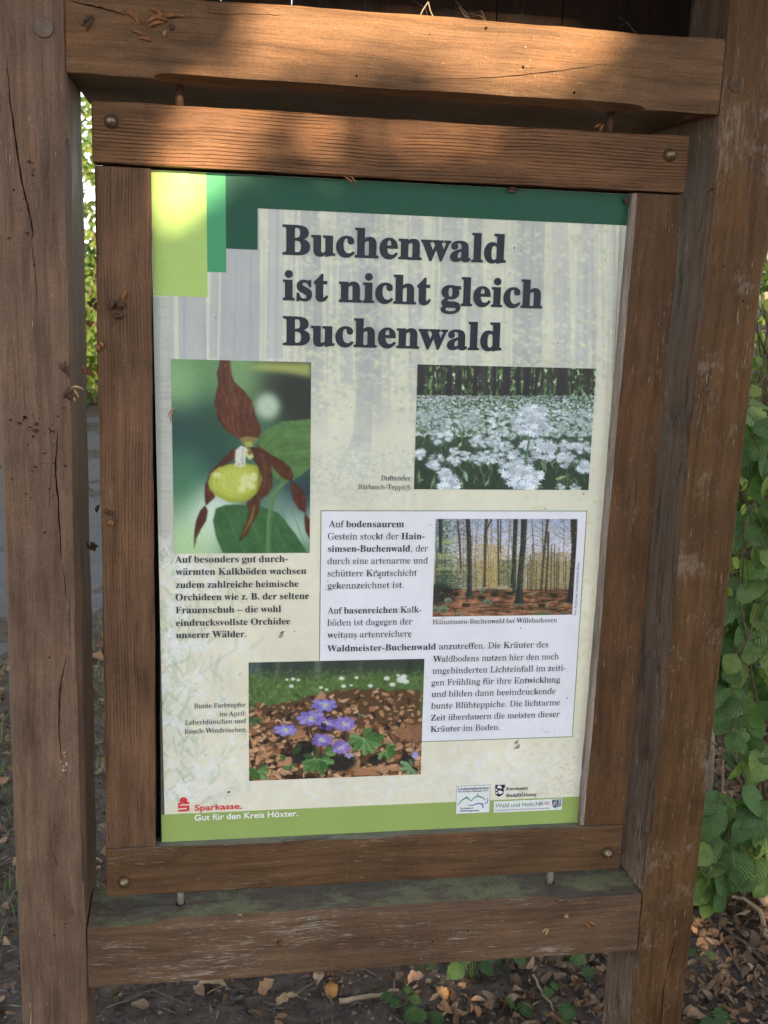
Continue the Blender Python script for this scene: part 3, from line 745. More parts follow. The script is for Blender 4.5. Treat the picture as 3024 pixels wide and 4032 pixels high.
    for q in range(900):
        x = rnd.uniform(960, 1560); y = rnd.uniform(530, 1500); p = P(x, y); xi, yi = int(p[0]), int(p[1])
        if 0 <= xi < c.w and 0 <= yi < c.h and c.a[yi, xi, 0] > c.a[yi, xi, 1] * 1.25: c.ell(p[0], p[1], rnd.uniform(.5, 1.1), rnd.uniform(.8, 2.6), rnd.choice([(142, 108, 70), (70, 32, 30), (120, 68, 52), (132, 124, 74)]), .55)
    c.line([P(1080, 1420), P(1140, 1400)], .8, (170, 190, 160), .5); c.line([P(1225, 1490), P(1330, 1420)], .8, (150, 175, 150), .4)
    return c

def paint_garlic():
    o = lambda x, y: (1610 + x * 0.4581, 1420 + y * 0.4581)
    c = pic([o(75, 38), o(1612, 62), o(1537, 1110), o(40, 1105)], 0.0009)
    P = lambda x, y: c.px(SF(*o(x, y))); K = (P(1100, 600)[0] - P(1000, 600)[0]) / 100.0
    rs = np.random.RandomState(8); rnd = random.Random(8)
    H = int(P(800, 305)[1]); ys = np.linspace(0, 1, c.h)[:, None, None]
    c.a[:] = np.array((70, 92, 74)) + (np.array((44, 60, 50)) - np.array((70, 92, 74))) * np.clip((ys - .3) / .5, 0, 1)
    n = aniso_noise(c.h, c.w, 9, 2.2, rs) * .6 + smooth_noise(c.h, c.w, 7, rs) * .4
    fo = np.array((38, 46, 42)) + (np.array((104, 142, 84)) - np.array((38, 46, 42))) * np.clip((n - .45) * 3.2, 0, 1)[..., None]
    br = np.clip((smooth_noise(c.h, c.w, 5, rs) - .62) * 6, 0, 1)[..., None]; fo += (np.array((188, 206, 168)) - fo) * br
    c.a[:H] = fo[:H]
    for i in range(70):
        x = rnd.uniform(60, 1610); w_ = rnd.uniform(5, 22); c.line([P(x, 30), P(x + rnd.uniform(-14, 14), rnd.uniform(270, 306))], [w_ * K * .9, w_ * K], rnd.choice([(40, 42, 48), (34, 38, 40), (52, 58, 56), (46, 50, 48)]), rnd.uniform(.5, .95))
    for x, x2, w_, b in ((350, 345, 44, 300), (575, 560, 34, 305), (845, 832, 62, 318), (1015, 1005, 54, 300), (1310, 1288, 62, 360), (1110, 1080, 24, 300), (735, 732, 26, 300), (430, 425, 22, 300), (940, 935, 30, 300), (100, 96, 44, 290)):
        c.line([P(x, 30), P((x + x2) / 2, 180), P(x2, b - 20), P(x2 - 4, b)], [w_ * K, w_ * K, w_ * K * 1.05, w_ * K * 1.35], (36, 38, 46), .96)
    # carpet of blossom, growing towards the viewer
    for i in range(4200):
        t = rnd.random() ** 1.4; y = 300 + t * 340; x = rnd.uniform(40, 1620); r_ = 5 + t * 24
        p = P(x, y); v = rnd.uniform(.75, 1.04)
        col = (214 * v, 222 * v, 226 * v) if rnd.random() < .62 else rnd.choice([(66, 92, 68), (92, 118, 88), (54, 78, 58), (120, 140, 118)])
        if t < .12 and x < 620: col = (222 * v, 216 * v, 226 * v)
        c.ell(p[0], p[1], r_ * K * rnd.uniform(.6, 1.1), r_ * K * rnd.uniform(.4, .7), col, rnd.uniform(.5, .95), .35)
    for i in range(420):
        y = rnd.uniform(600, 1110); x = rnd.uniform(40, 1580); l = rnd.uniform(30, 110)
        c.line([P(x, y), P(x + rnd.uniform(-20, 20), y - l * .5), P(x + rnd.uniform(-36, 36), y - l)], [1, rnd.uniform(2, 5) if rnd.random() < .4 else 1.2, .6], rnd.choice([(74, 104, 70), (52, 78, 54), (34, 46, 40), (96, 124, 84), (120, 142, 106), (30, 38, 38)]), .75)
    for x, y, dx, dy_, w_, col in ((190, 1100, 30, -110, 26, (112, 146, 112)), (500, 1040, -20, -90, 34, (150, 172, 150)), (520, 880, 30, -80, 26, (134, 158, 112)), (1180, 950, -40, -90, 34, (96, 124, 92)), (1260, 1020, 90, -30, 30, (150, 166, 118)), (650, 1080, 40, -60, 26, (130, 150, 120)), (80, 1030, 50, -10, 20, (110, 146, 110)), (1100, 1080, 60, 10, 24, (88, 112, 84)), (430, 740, 20, -40, 24, (168, 182, 150))):
        c.line([P(x, y), P(x + dx * .5, y + dy_ * .5), P(x + dx, y + dy_)], [2, w_ * K, .6], col, .9)
    def umbel(x, y, r_, star, bright=1.0, stem=None):
        if stem: c.line([P(x, y + r_ * .2), P(*stem)], [1.2, 2.0], (84, 112, 80), .9)
        nfl = int(8 + r_ * .23); pc = P(x, y); c.ell(pc[0], pc[1], r_ * .95 * K, r_ * .8 * K, (110, 134, 126), .35, .6)
        for k in range(nfl):
            a = rnd.uniform(0, 6.28); rr = r_ * math.sqrt(rnd.random()) * .92
            cx, cy = x + rr * math.cos(a), y + rr * math.sin(a) * .8; v = rnd.uniform(.74, 1.10) * bright
            rot = rnd.uniform(0, 6.28); sq = rnd.uniform(.5, 1)
            sh = P(cx + 3, cy + 6); c.ell(sh[0], sh[1], star * .6 * K, star * .45 * K, (120, 136, 142), .35, .7)
            for q in range(6):
                b = rot + q * 1.047; l = star * rnd.uniform(.8, 1.15)
                tip = (cx + l * math.cos(b), cy + l * math.sin(b) * sq); md = (cx + .45 * l * math.cos(b), cy + .45 * l * math.sin(b) * sq)
                c.line([P(cx, cy), P(*md), P(*tip)], [.8, star * .27 * K + .25, .3], (214 * v, 219 * v, 230 * v), .95)
            p = P(cx, cy); c.ell(p[0], p[1], .8, .8, (150, 168, 128), .8)
    for a in ((210, 480, 120, 16, .9), (480, 470, 85, 14, .92), (560, 530, 75, 14, .92), (1450, 480, 90, 14, .9), (1330, 570, 60, 14, .9), (1545, 600, 50, 13, .88), (1260, 625, 48, 16, .93), (1395, 630, 38, 14, .92), (1480, 648, 44, 15, .93), (880, 645, 40, 13, .9)): umbel(*a)
    for a in ((730, 630, 52, 20, .98), (390, 780, 42, 20, .98), (275, 650, 100, 25, 1, (285, 860)), (600, 695, 76, 26, 1, (650, 880)), (720, 690, 70, 25, .98), (805, 745, 88, 26, .99), (480, 815, 50, 22, .99), (90, 805, 62, 26, 1), (230, 870, 84, 27, 1, (220, 1100)), (385, 860, 56, 25, 1), (600, 840, 74, 26, .99, (655, 1080)), (700, 830, 74, 27, .99), (1365, 725, 76, 26, 1), (1500, 750, 72, 26, .97), (1360, 850, 92, 30, 1, (1360, 1090)), (1515, 910, 66, 38, 1), (330, 990, 86, 34, 1), (310, 1070, 50, 46, 1), (395, 1080, 40, 40, 1), (1300, 1085, 40, 16, .9), (1430, 1090, 44, 18, .95), (1010, 720, 60, 30, .98)): umbel(*a)
    umbel(1170, 760, 120, 48, 1.0); umbel(930, 900, 165, 44, 1.0, (960, 1105)); umbel(940, 985, 150, 46, 1.0); umbel(1030, 1060, 70, 54, 1.02); umbel(1110, 985, 40, 40, 1)
    c.line([P(1052, 560), P(1030, 700), P(995, 868)], [15 * K, 17 * K, 20 * K], (70, 102, 72), 1); c.line([P(1058, 560), P(1036, 700), P(1001, 868)], [4 * K] * 3, (112, 144, 108), .8)
    umbel(1045, 520, 170, 50, 1.0); umbel(1060, 440, 110, 44, 1.03)
    c.a *= (1.02 + .1 * smooth_noise(c.h, c.w, 4, rs))[..., None] * np.array((1.0, 1.03, 1.05))
    return c

def paint_forest():
    o = lambda x, y: (1690 + x * 0.3677, 2020 + y * 0.3677)
    c = pic([o(68, 58), o(1590, 65), o(1530, 1095), o(35, 1100)], 0.0008)
    P = lambda x, y: c.px(SF(*o(x, y))); K = (P(1100, 600)[0] - P(1000, 600)[0]) / 100.0
    rs = np.random.RandomState(9); rnd = random.Random(9)
    ys = np.linspace(0, 1, c.h)[:, None, None]
    c.a[:] = np.array((166, 184, 222)) + (np.array((224, 222, 236)) - np.array((166, 184, 222))) * np.clip(ys / .38, 0, 1)
    far = np.clip((ys - .36) / .12, 0, 1) * .9
    c.a += (np.array((132, 130, 92)) - c.a) * far * (.5 + .5 * smooth_noise(c.h, c.w, 8, rs))[..., None]
    def thin(n):
        for i in range(n):
            x = rnd.uniform(60, 1560); w_ = rnd.uniform(3, 13); c.line([P(x + rnd.uniform(-40, 40), 60), P(x + rnd.uniform(-8, 8), 450), P(x, rnd.uniform(770, 860))], [w_ * K * .6, w_ * K, w_ * K], rnd.choice([(62, 60, 50), (74, 76, 66), (54, 58, 52), (88, 80, 60)]), rnd.uniform(.5, .9))
    thin(26)
    def leaves(n, zone):
        for i in range(n):
            x, y, cols, l = zone()
            p = P(x, y); L = l * K * rnd.uniform(.2, .62)
            c.line([p, (p[0] + L * .5, p[1] - rnd.uniform(-.8, 1.8)), (p[0] + L, p[1] + rnd.uniform(-2.0, 2.4))], [.4, rnd.uniform(.8, 1.9), .4], rnd.choice(cols), rnd.uniform(.45, .9))
    Y_ = [(176, 160, 92), (196, 176, 112), (158, 140, 78), (140, 118, 68)]; G_ = [(96, 126, 92), (120, 146, 104), (74, 104, 80), (62, 88, 70)]; B_ = [(164, 120, 84), (140, 104, 74), (182, 146, 106)]; Dk = [(46, 62, 54), (38, 54, 50), (58, 80, 64)]
    leaves(1500, lambda: (rnd.uniform(60, 1580), 60 + rnd.random() ** 1.2 * 420, Y_ + B_ + G_ + [(204, 196, 150)], 46))
    leaves(1700, lambda: (rnd.gauss(660, 90), rnd.uniform(330, 790), Y_ + [(206, 176, 108), (188, 150, 84)], 40))
    leaves(2200, lambda: (rnd.gauss(1260, 170), rnd.uniform(420, 800), Y_ + B_ + Dk[:1] + [(128, 128, 84)], 40))
    leaves(700, lambda: (rnd.uniform(740, 900), rnd.uniform(500, 780), G_ + Dk + Y_[:1], 40))
    leaves(600, lambda: (rnd.gauss(430, 90), rnd.uniform(260, 790), Y_ + B_ + Dk, 40))
    leaves(1500, lambda: (70 + abs(rnd.gauss(0, 120)), rnd.uniform(60, 800), G_ + Dk + Dk + [(150, 168, 110)], 52))
    for y in (290, 440, 480, 600, 650, 320): leaves(60, lambda: (rnd.uniform(60, 260), y + rnd.gauss(0, 12), [(168, 182, 118), (184, 190, 128), (140, 160, 104)], 60))
    leaves(700, lambda: (60 + abs(rnd.gauss(0, 170)), rnd.uniform(620, 830), Dk + G_[2:], 50))
    # forest floor
    gy = P(600, 800)[1]; m = np.clip((np.arange(c.h)[:, None] - gy) / 6.0, 0, 1)
    gn = aniso_noise(c.h, c.w, 3, 12, rs) * .6 + smooth_noise(c.h, c.w, 5, rs) * .4
    gc = np.array((92, 66, 52)) + (np.array((184, 132, 102)) - np.array((92, 66, 52))) * np.clip((gn - .25) * 1.9, 0, 1)[..., None]
    c.a += (gc - c.a) * m[..., None]
    for i in range(120):
        x = rnd.uniform(40, 1560); y = 815 + rnd.random() ** 1.4 * 250; w_ = rnd.uniform(20, 90)
        p = P(x, y); c.ell(p[0], p[1], w_ * K, rnd.uniform(5, 14) * K, rnd.choice([(44, 44, 36), (58, 50, 40), (70, 54, 42)]), rnd.uniform(.4, .85), .6)
    p = P(90, 870); c.ell(p[0], p[1], 170 * K, 110 * K, (36, 44, 44), .85, .6)
    for i in range(500):
        x = rnd.uniform(40, 1560); y = rnd.uniform(830, 1095); p = P(x, y); c.ell(p[0], p[1], rnd.uniform(.6, 1.6), rnd.uniform(.4, .9), rnd.choice([(206, 150, 112), (188, 126, 90), (126, 82, 58), (222, 176, 140)]), .7)
    for x, y, w_, h in ((565, 825, 32, 34), (620, 950, 42, 36), (200, 935, 40, 32), (315, 890, 18, 26), (150, 1030, 56, 46), (1125, 865, 18, 14), (960, 975, 50, 16), (1258, 1000, 14, 26), (1440, 1075, 60, 18), (320, 1080, 40, 16), (1480, 970, 24, 10), (60, 1030, 40, 40)):
        c.poly([P(x + w_ * math.cos(a) * rnd.uniform(.8, 1.1), y - h * math.sin(a) * rnd.uniform(.8, 1.1)) for a in [k * .63 for k in range(10)]], rnd.choice([(112, 134, 114), (126, 148, 128), (96, 112, 92)]), .9)
        c.poly([P(x + 4 + w_ * .6 * math.cos(a), y + h * .35 - h * .5 * math.sin(a)) for a in [k * .63 for k in range(10)]], (66, 80, 66), .7)
    for x, y in ((700, 870), (1200, 990), (560, 905), (390, 985), (860, 860), (280, 870), (1330, 880)):
        p = P(x, y); c.ell(p[0], p[1], 44 * K, 22 * K, (40, 42, 36), .9, .3)
    bark = (44, 52, 50)
    def trunk(pts, ws, col=bark, light=True):
        pts = [P(*v) for v in pts]; ws = [v * K for v in ws]; c.line(pts, ws, col, 1)
        c.line([(x + w_ * .22, y) for (x, y), w_ in zip(pts, ws)], [w_ * .3 for w_ in ws], tuple(v * 1.55 for v in col), .55)
    trunk([(410, 58), (425, 300), (430, 600), (428, 820), (425, 900)], [46, 50, 44, 50, 84])
    trunk([(612, 60), (600, 250), (596, 520), (592, 760), (585, 790)], [36, 34, 28, 30, 50], (66, 64, 54)); trunk([(665, 60), (615, 180)], [20, 14], (66, 64, 54))
    trunk([(118, 60), (120, 430)], [34, 30], (40, 58, 60)); trunk([(300, 80), (322, 280), (338, 600)], [18, 22, 18], (70, 62, 52))
    trunk([(735, 60), (738, 400), (742, 780)], [18, 18, 18], (60, 62, 56)); trunk([(765, 60), (762, 420)], [12, 12], (60, 62, 56))
    trunk([(925, 62), (915, 300), (905, 560), (880, 800)], [50, 46, 40, 34]); trunk([(945, 500), (925, 820)], [14, 18], (150, 152, 130), False); trunk([(918, 400), (912, 700), (908, 860)], [30, 34, 40])
    trunk([(1015, 64), (1005, 330), (975, 640), (962, 880), (955, 970)], [66, 60, 62, 70, 112])
    trunk([(1268, 66), (1235, 350), (1210, 620), (1195, 830)], [26, 24, 22, 26], (62, 60, 50)); trunk([(1275, 200), (1268, 500), (1245, 850)], [20, 20, 24], (56, 56, 48))
    trunk([(1550, 66), (1550, 340), (1530, 640), (1512, 880), (1500, 960)], [60, 54, 52, 56, 90], (40, 44, 46)); trunk([(1515, 66), (1525, 330)], [12, 14], (60, 56, 48))
    for x in (1050, 1075, 1095, 1140, 1300, 1360, 1455, 1380, 1335): trunk([(x + 8, rnd.uniform(330, 560)), (x, 835)], [8, 12], (64, 62, 50))
    for i in range(150):                                      # fine branches reaching up and out of the trunks
        x = rnd.choice([425, 600, 740, 910, 1005, 1240, 1268, 1545, 330, 120, 1455]) + rnd.uniform(-10, 10); y = rnd.uniform(90, 620); d_ = rnd.choice((-1, 1)); l = rnd.uniform(40, 150)
        c.line([P(x, y), P(x + d_ * l * .5, y - l * .35), P(x + d_ * l, y - l * rnd.uniform(.3, .9))], [1.1, .8, .4], rnd.choice([(74, 70, 58), (96, 88, 70), (60, 62, 54)]), .6)
    leaves(900, lambda: (rnd.uniform(380, 1560), rnd.uniform(100, 790), Y_ + B_ + [(206, 184, 120), (120, 118, 74)], 34))
    leaves(260, lambda: (rnd.uniform(460, 1480), rnd.uniform(560, 820), Y_ + [(206, 184, 120)], 30))
    for i in range(60):
        x = rnd.choice([rnd.uniform(1000, 1180), rnd.uniform(380, 640), rnd.uniform(1100, 1290)]); y = rnd.uniform(990, 1090); c.line([P(x, y), P(x + rnd.uniform(-20, 30), y - rnd.uniform(20, 50))], .7, rnd.choice([(190, 170, 130), (120, 130, 90), (168, 140, 104)]), .6)
    for x in (1160, 1210, 1260): 
        p = P(x, 1075); c.ell(p[0], p[1], 50 * K, 16 * K, (86, 120, 80), .7, .6)
    return c

def paint_anemones():
    o = lambda x, y: (960 + x * 0.4400, 2560 + y * 0.4400)
    c = pic([o(45, 112), o(1612, 72), o(1585, 1108), o(45, 1168)], 0.0009)
    P = lambda x, y: c.px(SF(*o(x, y))); K = (P(1100, 600)[0] - P(1000, 600)[0]) / 100.0
    rs = np.random.RandomState(12); rnd = random.Random(12)
    ys = np.linspace(0, 1, c.h)[:, None, None]
    c.a[:] = (58, 72, 64)
    c.a += (np.array((82, 112, 66)) - c.a) * np.clip((ys - .08) / .08, 0, 1)
    for x, w_, col in ((125, 24, (122, 142, 148)), (70, 36, (96, 120, 124)), (305, 26, (110, 128, 116)), (660, 52, (112, 128, 122)), (1040, 26, (96, 110, 96)), (1480, 50, (44, 52, 54)), (880, 60, (44, 56, 58)), (210, 40, (52, 66, 68)), (420, 60, (64, 80, 78))):
        c.line([P(x + 10, 80), P(x - 8, 230)], w_ * K, col, .7)
    c.blur(3, (slice(0, int(c.h * .2)), slice(0, c.w)))
    for i in range(1700):
        t = rnd.random(); y = 175 + t * 330; x = rnd.uniform(45, 1600)
        if y > 330 + 120 * math.sin(max(0, (900 - x)) / 600.0) and x > 600: continue
        p = P(x, y); l = (10 + 26 * t) * K; c.line([p, (p[0] + rnd.uniform(-.5, .5) * l, p[1] - l)], rnd.uniform(1.0, 2.2), rnd.choice([(116, 152, 76), (86, 122, 62), (144, 174, 100), (62, 88, 54), (48, 60, 44), (104, 130, 80)]), .75)
    c.blur(1, (slice(0, int(c.h * .36)), slice(0, c.w)))
    for x, y, r_ in ((440, 257, 18), (487, 266, 15), (874, 250, 22), (893, 320, 20), (1008, 244, 17), (1132, 317, 20), (1280, 250, 24), (1330, 306, 24), (1410, 262, 40), (1430, 235, 28), (1450, 280, 26), (960, 312, 13), (740, 350, 14), (385, 262, 14), (690, 332, 16), (425, 320, 20), (1380, 225, 16)):
        p = P(x, y); c.ell(p[0], p[1], r_ * K * 1.1, r_ * K * .8, (226, 230, 226), .92, .6)
    # brown leaf litter
    top = lambda x: 480 - 130 * max(0, min(1, (x - 350) / 500.0)) + 10 * math.sin(x * .03)
    c.poly([P(x, top(x) + rnd.uniform(-14, 14)) for x in range(45, 1600, 30)] + [P(1600, 1170), P(45, 1170)], (92, 68, 52), .95)
    for i in range(760):
        x = rnd.uniform(45, 1600); y = top(x) + rnd.random() ** .9 * (1150 - top(x)); s_ = rnd.uniform(20, 62) * (.6 + .7 * (y - 300) / 800.0)
        a0 = rnd.uniform(0, 6.28); el = rnd.uniform(.22, .6); col = rnd.choice([(166, 122, 92), (190, 148, 116), (146, 104, 76), (204, 166, 134), (112, 78, 58), (62, 46, 38), (182, 140, 108), (128, 90, 64), (176, 136, 98), (50, 42, 36), (198, 158, 124)])
        pts = [(s_ * math.cos(k * 1.047) * rnd.uniform(.7, 1.15), s_ * el * math.sin(k * 1.047) * rnd.uniform(.7, 1.15)) for k in range(6)]
        pp = [P(x + u * math.cos(a0) - v * math.sin(a0), y + u * math.sin(a0) * .8 + v * math.cos(a0)) for u, v in pts]
        c.poly([(u + .8, v + 1.6) for u, v in pp], (40, 32, 28), .55); c.poly(pp, col, .95); m = np.mean(pp, 0); c.line([pp[0], m, pp[3]], [.3, .8, .3], tuple(v * .7 for v in col), .6); c.poly([pp[0], pp[1], pp[2], m], tuple(min(255, v * 1.16) for v in col), .7)
    for x, y, w_, h in ((480, 960, 260, 60), (860, 1000, 300, 90), (560, 870, 120, 60), (1450, 990, 160, 60), (1190, 980, 160, 50)):
        p = P(x, y); c.ell(p[0], p[1], w_ * .5 * K, h * K, (32, 36, 36), .85, .5)
    for pts, col in (([(630, 440), (690, 360), (740, 400), (720, 440)], (186, 138, 110)), ([(395, 790), (470, 715), (560, 720), (540, 780), (450, 800)], (170, 128, 96)), ([(970, 1120), (1030, 1040), (1150, 1060), (1230, 1115)], (176, 128, 96)), ([(1150, 1060), (1220, 1015), (1300, 1080), (1260, 1110)], (190, 146, 112)), ([(1480, 700), (1590, 650), (1590, 800), (1510, 840)], (140, 104, 84)), ([(1330, 700), (1480, 690), (1500, 830), (1350, 760)], (152, 112, 84)), ([(290, 1040), (340, 960), (440, 950), (420, 1030)], (188, 140, 110)), ([(1370, 930), (1420, 950), (1380, 975), (1345, 950)], (170, 110, 82))):
        c.poly([P(*v) for v in pts], col, .95); c.line([P(*pts[0]), P(*pts[2])], [.4, 1, .4], tuple(v * .72 for v in col), .7)
    def leafstar(x, y, r_, n, a0, a1, cols=((92, 136, 80), (72, 116, 66), (112, 156, 96))):
        for k in range(n):
            a = a0 + (a1 - a0) * k / max(1, n - 1) + rnd.uniform(-.08, .08); l = r_ * rnd.uniform(.75, 1.1)
            ux, uy = math.cos(a), math.sin(a) * .85; px_, py_ = -uy, ux; col = rnd.choice(cols)
            out = [(0, 0), (.4, .2), (.62, .26), (.74, .14), (.9, .17), (1, 0), (.9, -.15), (.74, -.13), (.62, -.25), (.4, -.2)]
            c.poly([P(x + l * (u * ux + v * px_), y + l * (u * uy + v * py_)) for u, v in out], col, .97)
            c.line([P(x, y), P(x + l * .95 * ux, y + l * .95 * uy)], [1, .4], tuple(v * 1.3 for v in col), .6)
            c.poly([P(x + l * (u * ux + v * px_), y + l * (u * uy + v * py_)) for u, v in ((.1, 0), (.5, -.02), (.95, -.02), (.62, -.22), (.35, -.18))], tuple(v * .62 for v in col), .5)
    leafstar(660, 975, 185, 6, .25, 2.9); leafstar(640, 960, 130, 3, -2.9, -.2, ((64, 96, 64), (84, 120, 76))); leafstar(730, 920, 100, 3, -1.2, .2)
    leafstar(1072, 790, 175, 7, -.15, 3.3); leafstar(1075, 770, 110, 3, -1.4, -.4); leafstar(1275, 890, 120, 5, -1.2, 2.2); leafstar(125, 1080, 120, 7, -.6, 3.4); leafstar(1500, 1050, 120, 5, 1.2, 4.6, ((130, 166, 122), (96, 136, 92)))
    leafstar(95, 610, 80, 5, .3, 2.9, ((60, 92, 58), (76, 112, 68))); leafstar(60, 510, 50, 3, .2, 2.6); leafstar(400, 1030, 70, 4, 0, 2.6); leafstar(380, 950, 70, 2, 2.4, 3.2); leafstar(440, 880, 90, 4, -.6, 1.4, ((44, 70, 50), (58, 86, 58))); leafstar(1040, 580, 40, 4, 0, 6, ((110, 132, 108),))
    for pts in (((385, 770), (400, 860), (440, 980)), ((605, 650), (602, 720), (606, 760)), ((725, 540), (728, 570)), ((692, 860), (688, 960)), ((900, 720), (900, 790)), ((885, 920), (892, 1060)), ((1050, 890), (1048, 1050)), ((632, 840), (640, 930)), ((560, 690), (575, 750)), ((778, 520), (780, 590)), ((1250, 940), (1245, 1000))):
        c.line([P(*v) for v in pts], 13 * K, (58, 44, 44), .95)
    def flower(x, y, r_, n, sq, rot, cen=True, cols=((146, 132, 206), (130, 116, 194), (160, 148, 216))):
        for k in sorted(range(n), key=lambda q: math.sin(rot + q * 6.283 / n)):
            a = rot + k * 6.283 / n; l = r_ * rnd.uniform(.88, 1.1); ux, uy = math.cos(a), math.sin(a) * sq; col = rnd.choice(cols)
            nx, ny = -math.sin(a), math.cos(a) * max(sq, .55); w_ = .3
            out = [(0, 0), (.3, w_ * .62), (.6, w_), (.85, w_ * .8), (1, .0), (.85, -w_ * .8), (.6, -w_), (.3, -w_ * .62)]
            c.poly([P(x + l * (u * ux + v * nx), y + l * (u * uy + v * ny)) for u, v in out], tuple(v * .8 for v in col), 1)
            c.poly([P(x + l * (u * ux * .96 + v * nx * .8), y + l * (u * uy * .96 + v * ny * .8)) for u, v in out], col, .9)
            c.line([P(x + .25 * l * ux, y + .25 * l * uy), P(x + .92 * l * ux, y + .92 * l * uy)], [.5, .5], tuple(v * .82 for v in col), .5)
        if cen:
            for k in range(26):
                a = rnd.uniform(0, 6.28); l = r_ * rnd.uniform(.2, .42); p = P(x + l * math.cos(a), y + l * math.sin(a) * max(.6, sq)); c.ell(p[0], p[1], .75, .75, (222, 214, 236), .9)
            p = P(x, y); c.ell(p[0], p[1], r_ * .14 * K + .4, r_ * .12 * K + .4, (186, 200, 150), .95, .5)
    flower(725, 490, 128, 7, .52, .25, True, ((136, 130, 212), (124, 116, 202), (150, 142, 218)))
    flower(600, 610, 138, 8, .55, .1); flower(745, 650, 110, 7, .62, .5, True, ((126, 104, 186), (104, 84, 164), (146, 126, 204))); flower(905, 660, 108, 8, .72, .2, True, ((162, 144, 214), (148, 130, 206)))
    flower(375, 712, 122, 7, .5, .0, True, ((148, 140, 214), (130, 122, 204))); flower(697, 806, 108, 8, .6, .35, True, ((144, 124, 202), (124, 104, 186))); flower(868, 868, 92, 8, .8, .2, True, ((142, 120, 198), (128, 106, 188), (160, 140, 210)))
    flower(940, 940, 50, 5, .5, .3, False, ((186, 176, 226),)); p = P(1532, 935); c.ell(p[0], p[1], 30 * K, 36 * K, (160, 158, 216), .95, .3)
    c.poly([P(*v) for v in ((690, 640), (740, 660), (735, 695), (690, 690))], (44, 32, 52), .7); c.poly([P(*v) for v in ((735, 600), (765, 575), (772, 592), (748, 612))], (44, 30, 48), .9)
    c.a *= (.94 + .12 * smooth_noise(c.h, c.w, 4, rs))[..., None]
    return c

for fn, nm, lb in ((paint_orchid, 'photo_print', 'printed photo of a lady slipper orchid'), (paint_garlic, 'photo_print', 'printed photo of a carpet of white wild garlic'),
                   (paint_forest, 'photo_print', 'printed photo of an autumn beech wood'), (paint_anemones, 'photo_print', 'printed photo of purple liverleaf flowers in dry leaves')):
    o_ = fn().finish({paint_orchid: .7, paint_garlic: .15, paint_forest: .2, paint_anemones: .3}[fn], .10, 3).build(nm, 0.0010, M['print'], poster); o_['label'] = lb
# ---- lettering: outlines are taken from the built-in typeface, flattened, and set as ink on the sheet
def _math(ch):
    if 'A' <= ch <= 'Z': return chr(0x1D400 + ord(ch) - 65)
    if 'a' <= ch <= 'z': return chr(0x1D41A + ord(ch) - 97)
    return ch
_tc = bpy.data.curves.new('glyph', 'FONT'); _to = bpy.data.objects.new('glyph', _tc); C.objects.link(_to)
_tc.resolution_u = 3
def _loops(body):
    _tc.body = body
    dg = bpy.context.evaluated_depsgraph_get(); dg.update()
    cv = _to.evaluated_get(dg).to_curve(dg, apply_modifiers=False)
    out = []
    for s in cv.splines:
        if s.type == 'BEZIER':
            bp = s.bezier_points; n = len(bp); pts = []
            for i in range(n):
                a, b = bp[i], bp[(i + 1) % n]
                p0, p1, p2, p3 = a.co, a.handle_right, b.handle_left, b.co
                straight = abs((p1 - p0).cross(p3 - p0).z) + abs((p2 - p0).cross(p3 - p0).z) < 1e-6
                for t in ((0,) if straight else (0, .25, .5, .75)):
                    q = p0 * (1 - t) ** 3 + p1 * 3 * t * (1 - t) ** 2 + p2 * 3 * t * t * (1 - t) + p3 * t ** 3
                    pts.append((q.x, q.y))
        else: pts = [(p.co[0], p.co[1]) for p in s.points]
        cl = []
        for p in pts:
            if not cl or abs(p[0] - cl[-1][0]) + abs(p[1] - cl[-1][1]) > 1e-4: cl.append(p)
        if len(cl) > 2 and abs(cl[0][0] - cl[-1][0]) + abs(cl[0][1] - cl[-1][1]) < 1e-4: cl.pop()
        if len(cl) > 2: out.append(cl)
    _to.to_curve_clear()
    return out
def _maxx(lp): return max(p[0] for l in lp for p in l)
_I = {}
_cache = {}
def _thin(loops, f=1.0):
    """lighter weight: draw the stems' sides together, leave hairlines and serifs"""
    segs = [(l[i], l[(i + 1) % len(l)]) for l in loops for i in range(len(l))]
    res = []
    for l in loops:
        n = len(l); out = []
        for i, (x, y) in enumerate(l):
            a, b = l[i - 1], l[(i + 1) % n]
            tx, ty = b[0] - a[0], b[1] - a[1]; q = math.hypot(tx, ty) or 1
            nx = ty / q                                       # sideways part of the normal (sign settled below)
            yy = y + 1.3e-4
            xs = sorted(p[0] + (yy - p[1]) * (r_[0] - p[0]) / (r_[1] - p[1]) for p, r_ in segs if (p[1] > yy) != (r_[1] > yy))
            best = None
            for k in range(0, len(xs) - 1, 2):
                for e, o_ in ((xs[k], xs[k + 1]), (xs[k + 1], xs[k])):
                    if abs(e - x) < 0.012 and (best is None or abs(e - x) < best[0]): best = (abs(e - x), o_ - e)
            dx = 0.0
            if best and abs(nx) > 0.25:
                t = abs(best[1]); dx = math.copysign(min(0.032, max(0.0, (t - 0.05) * 0.30)) * f * min(1, abs(nx) * 1.3), best[1])
            out.append((x + dx, y))
        res.append(out)
    return res
def _disc(cx, cy, r_): return [(cx + r_ * math.cos(k * .5236), cy + r_ * math.sin(k * .5236)) for k in range(12)]
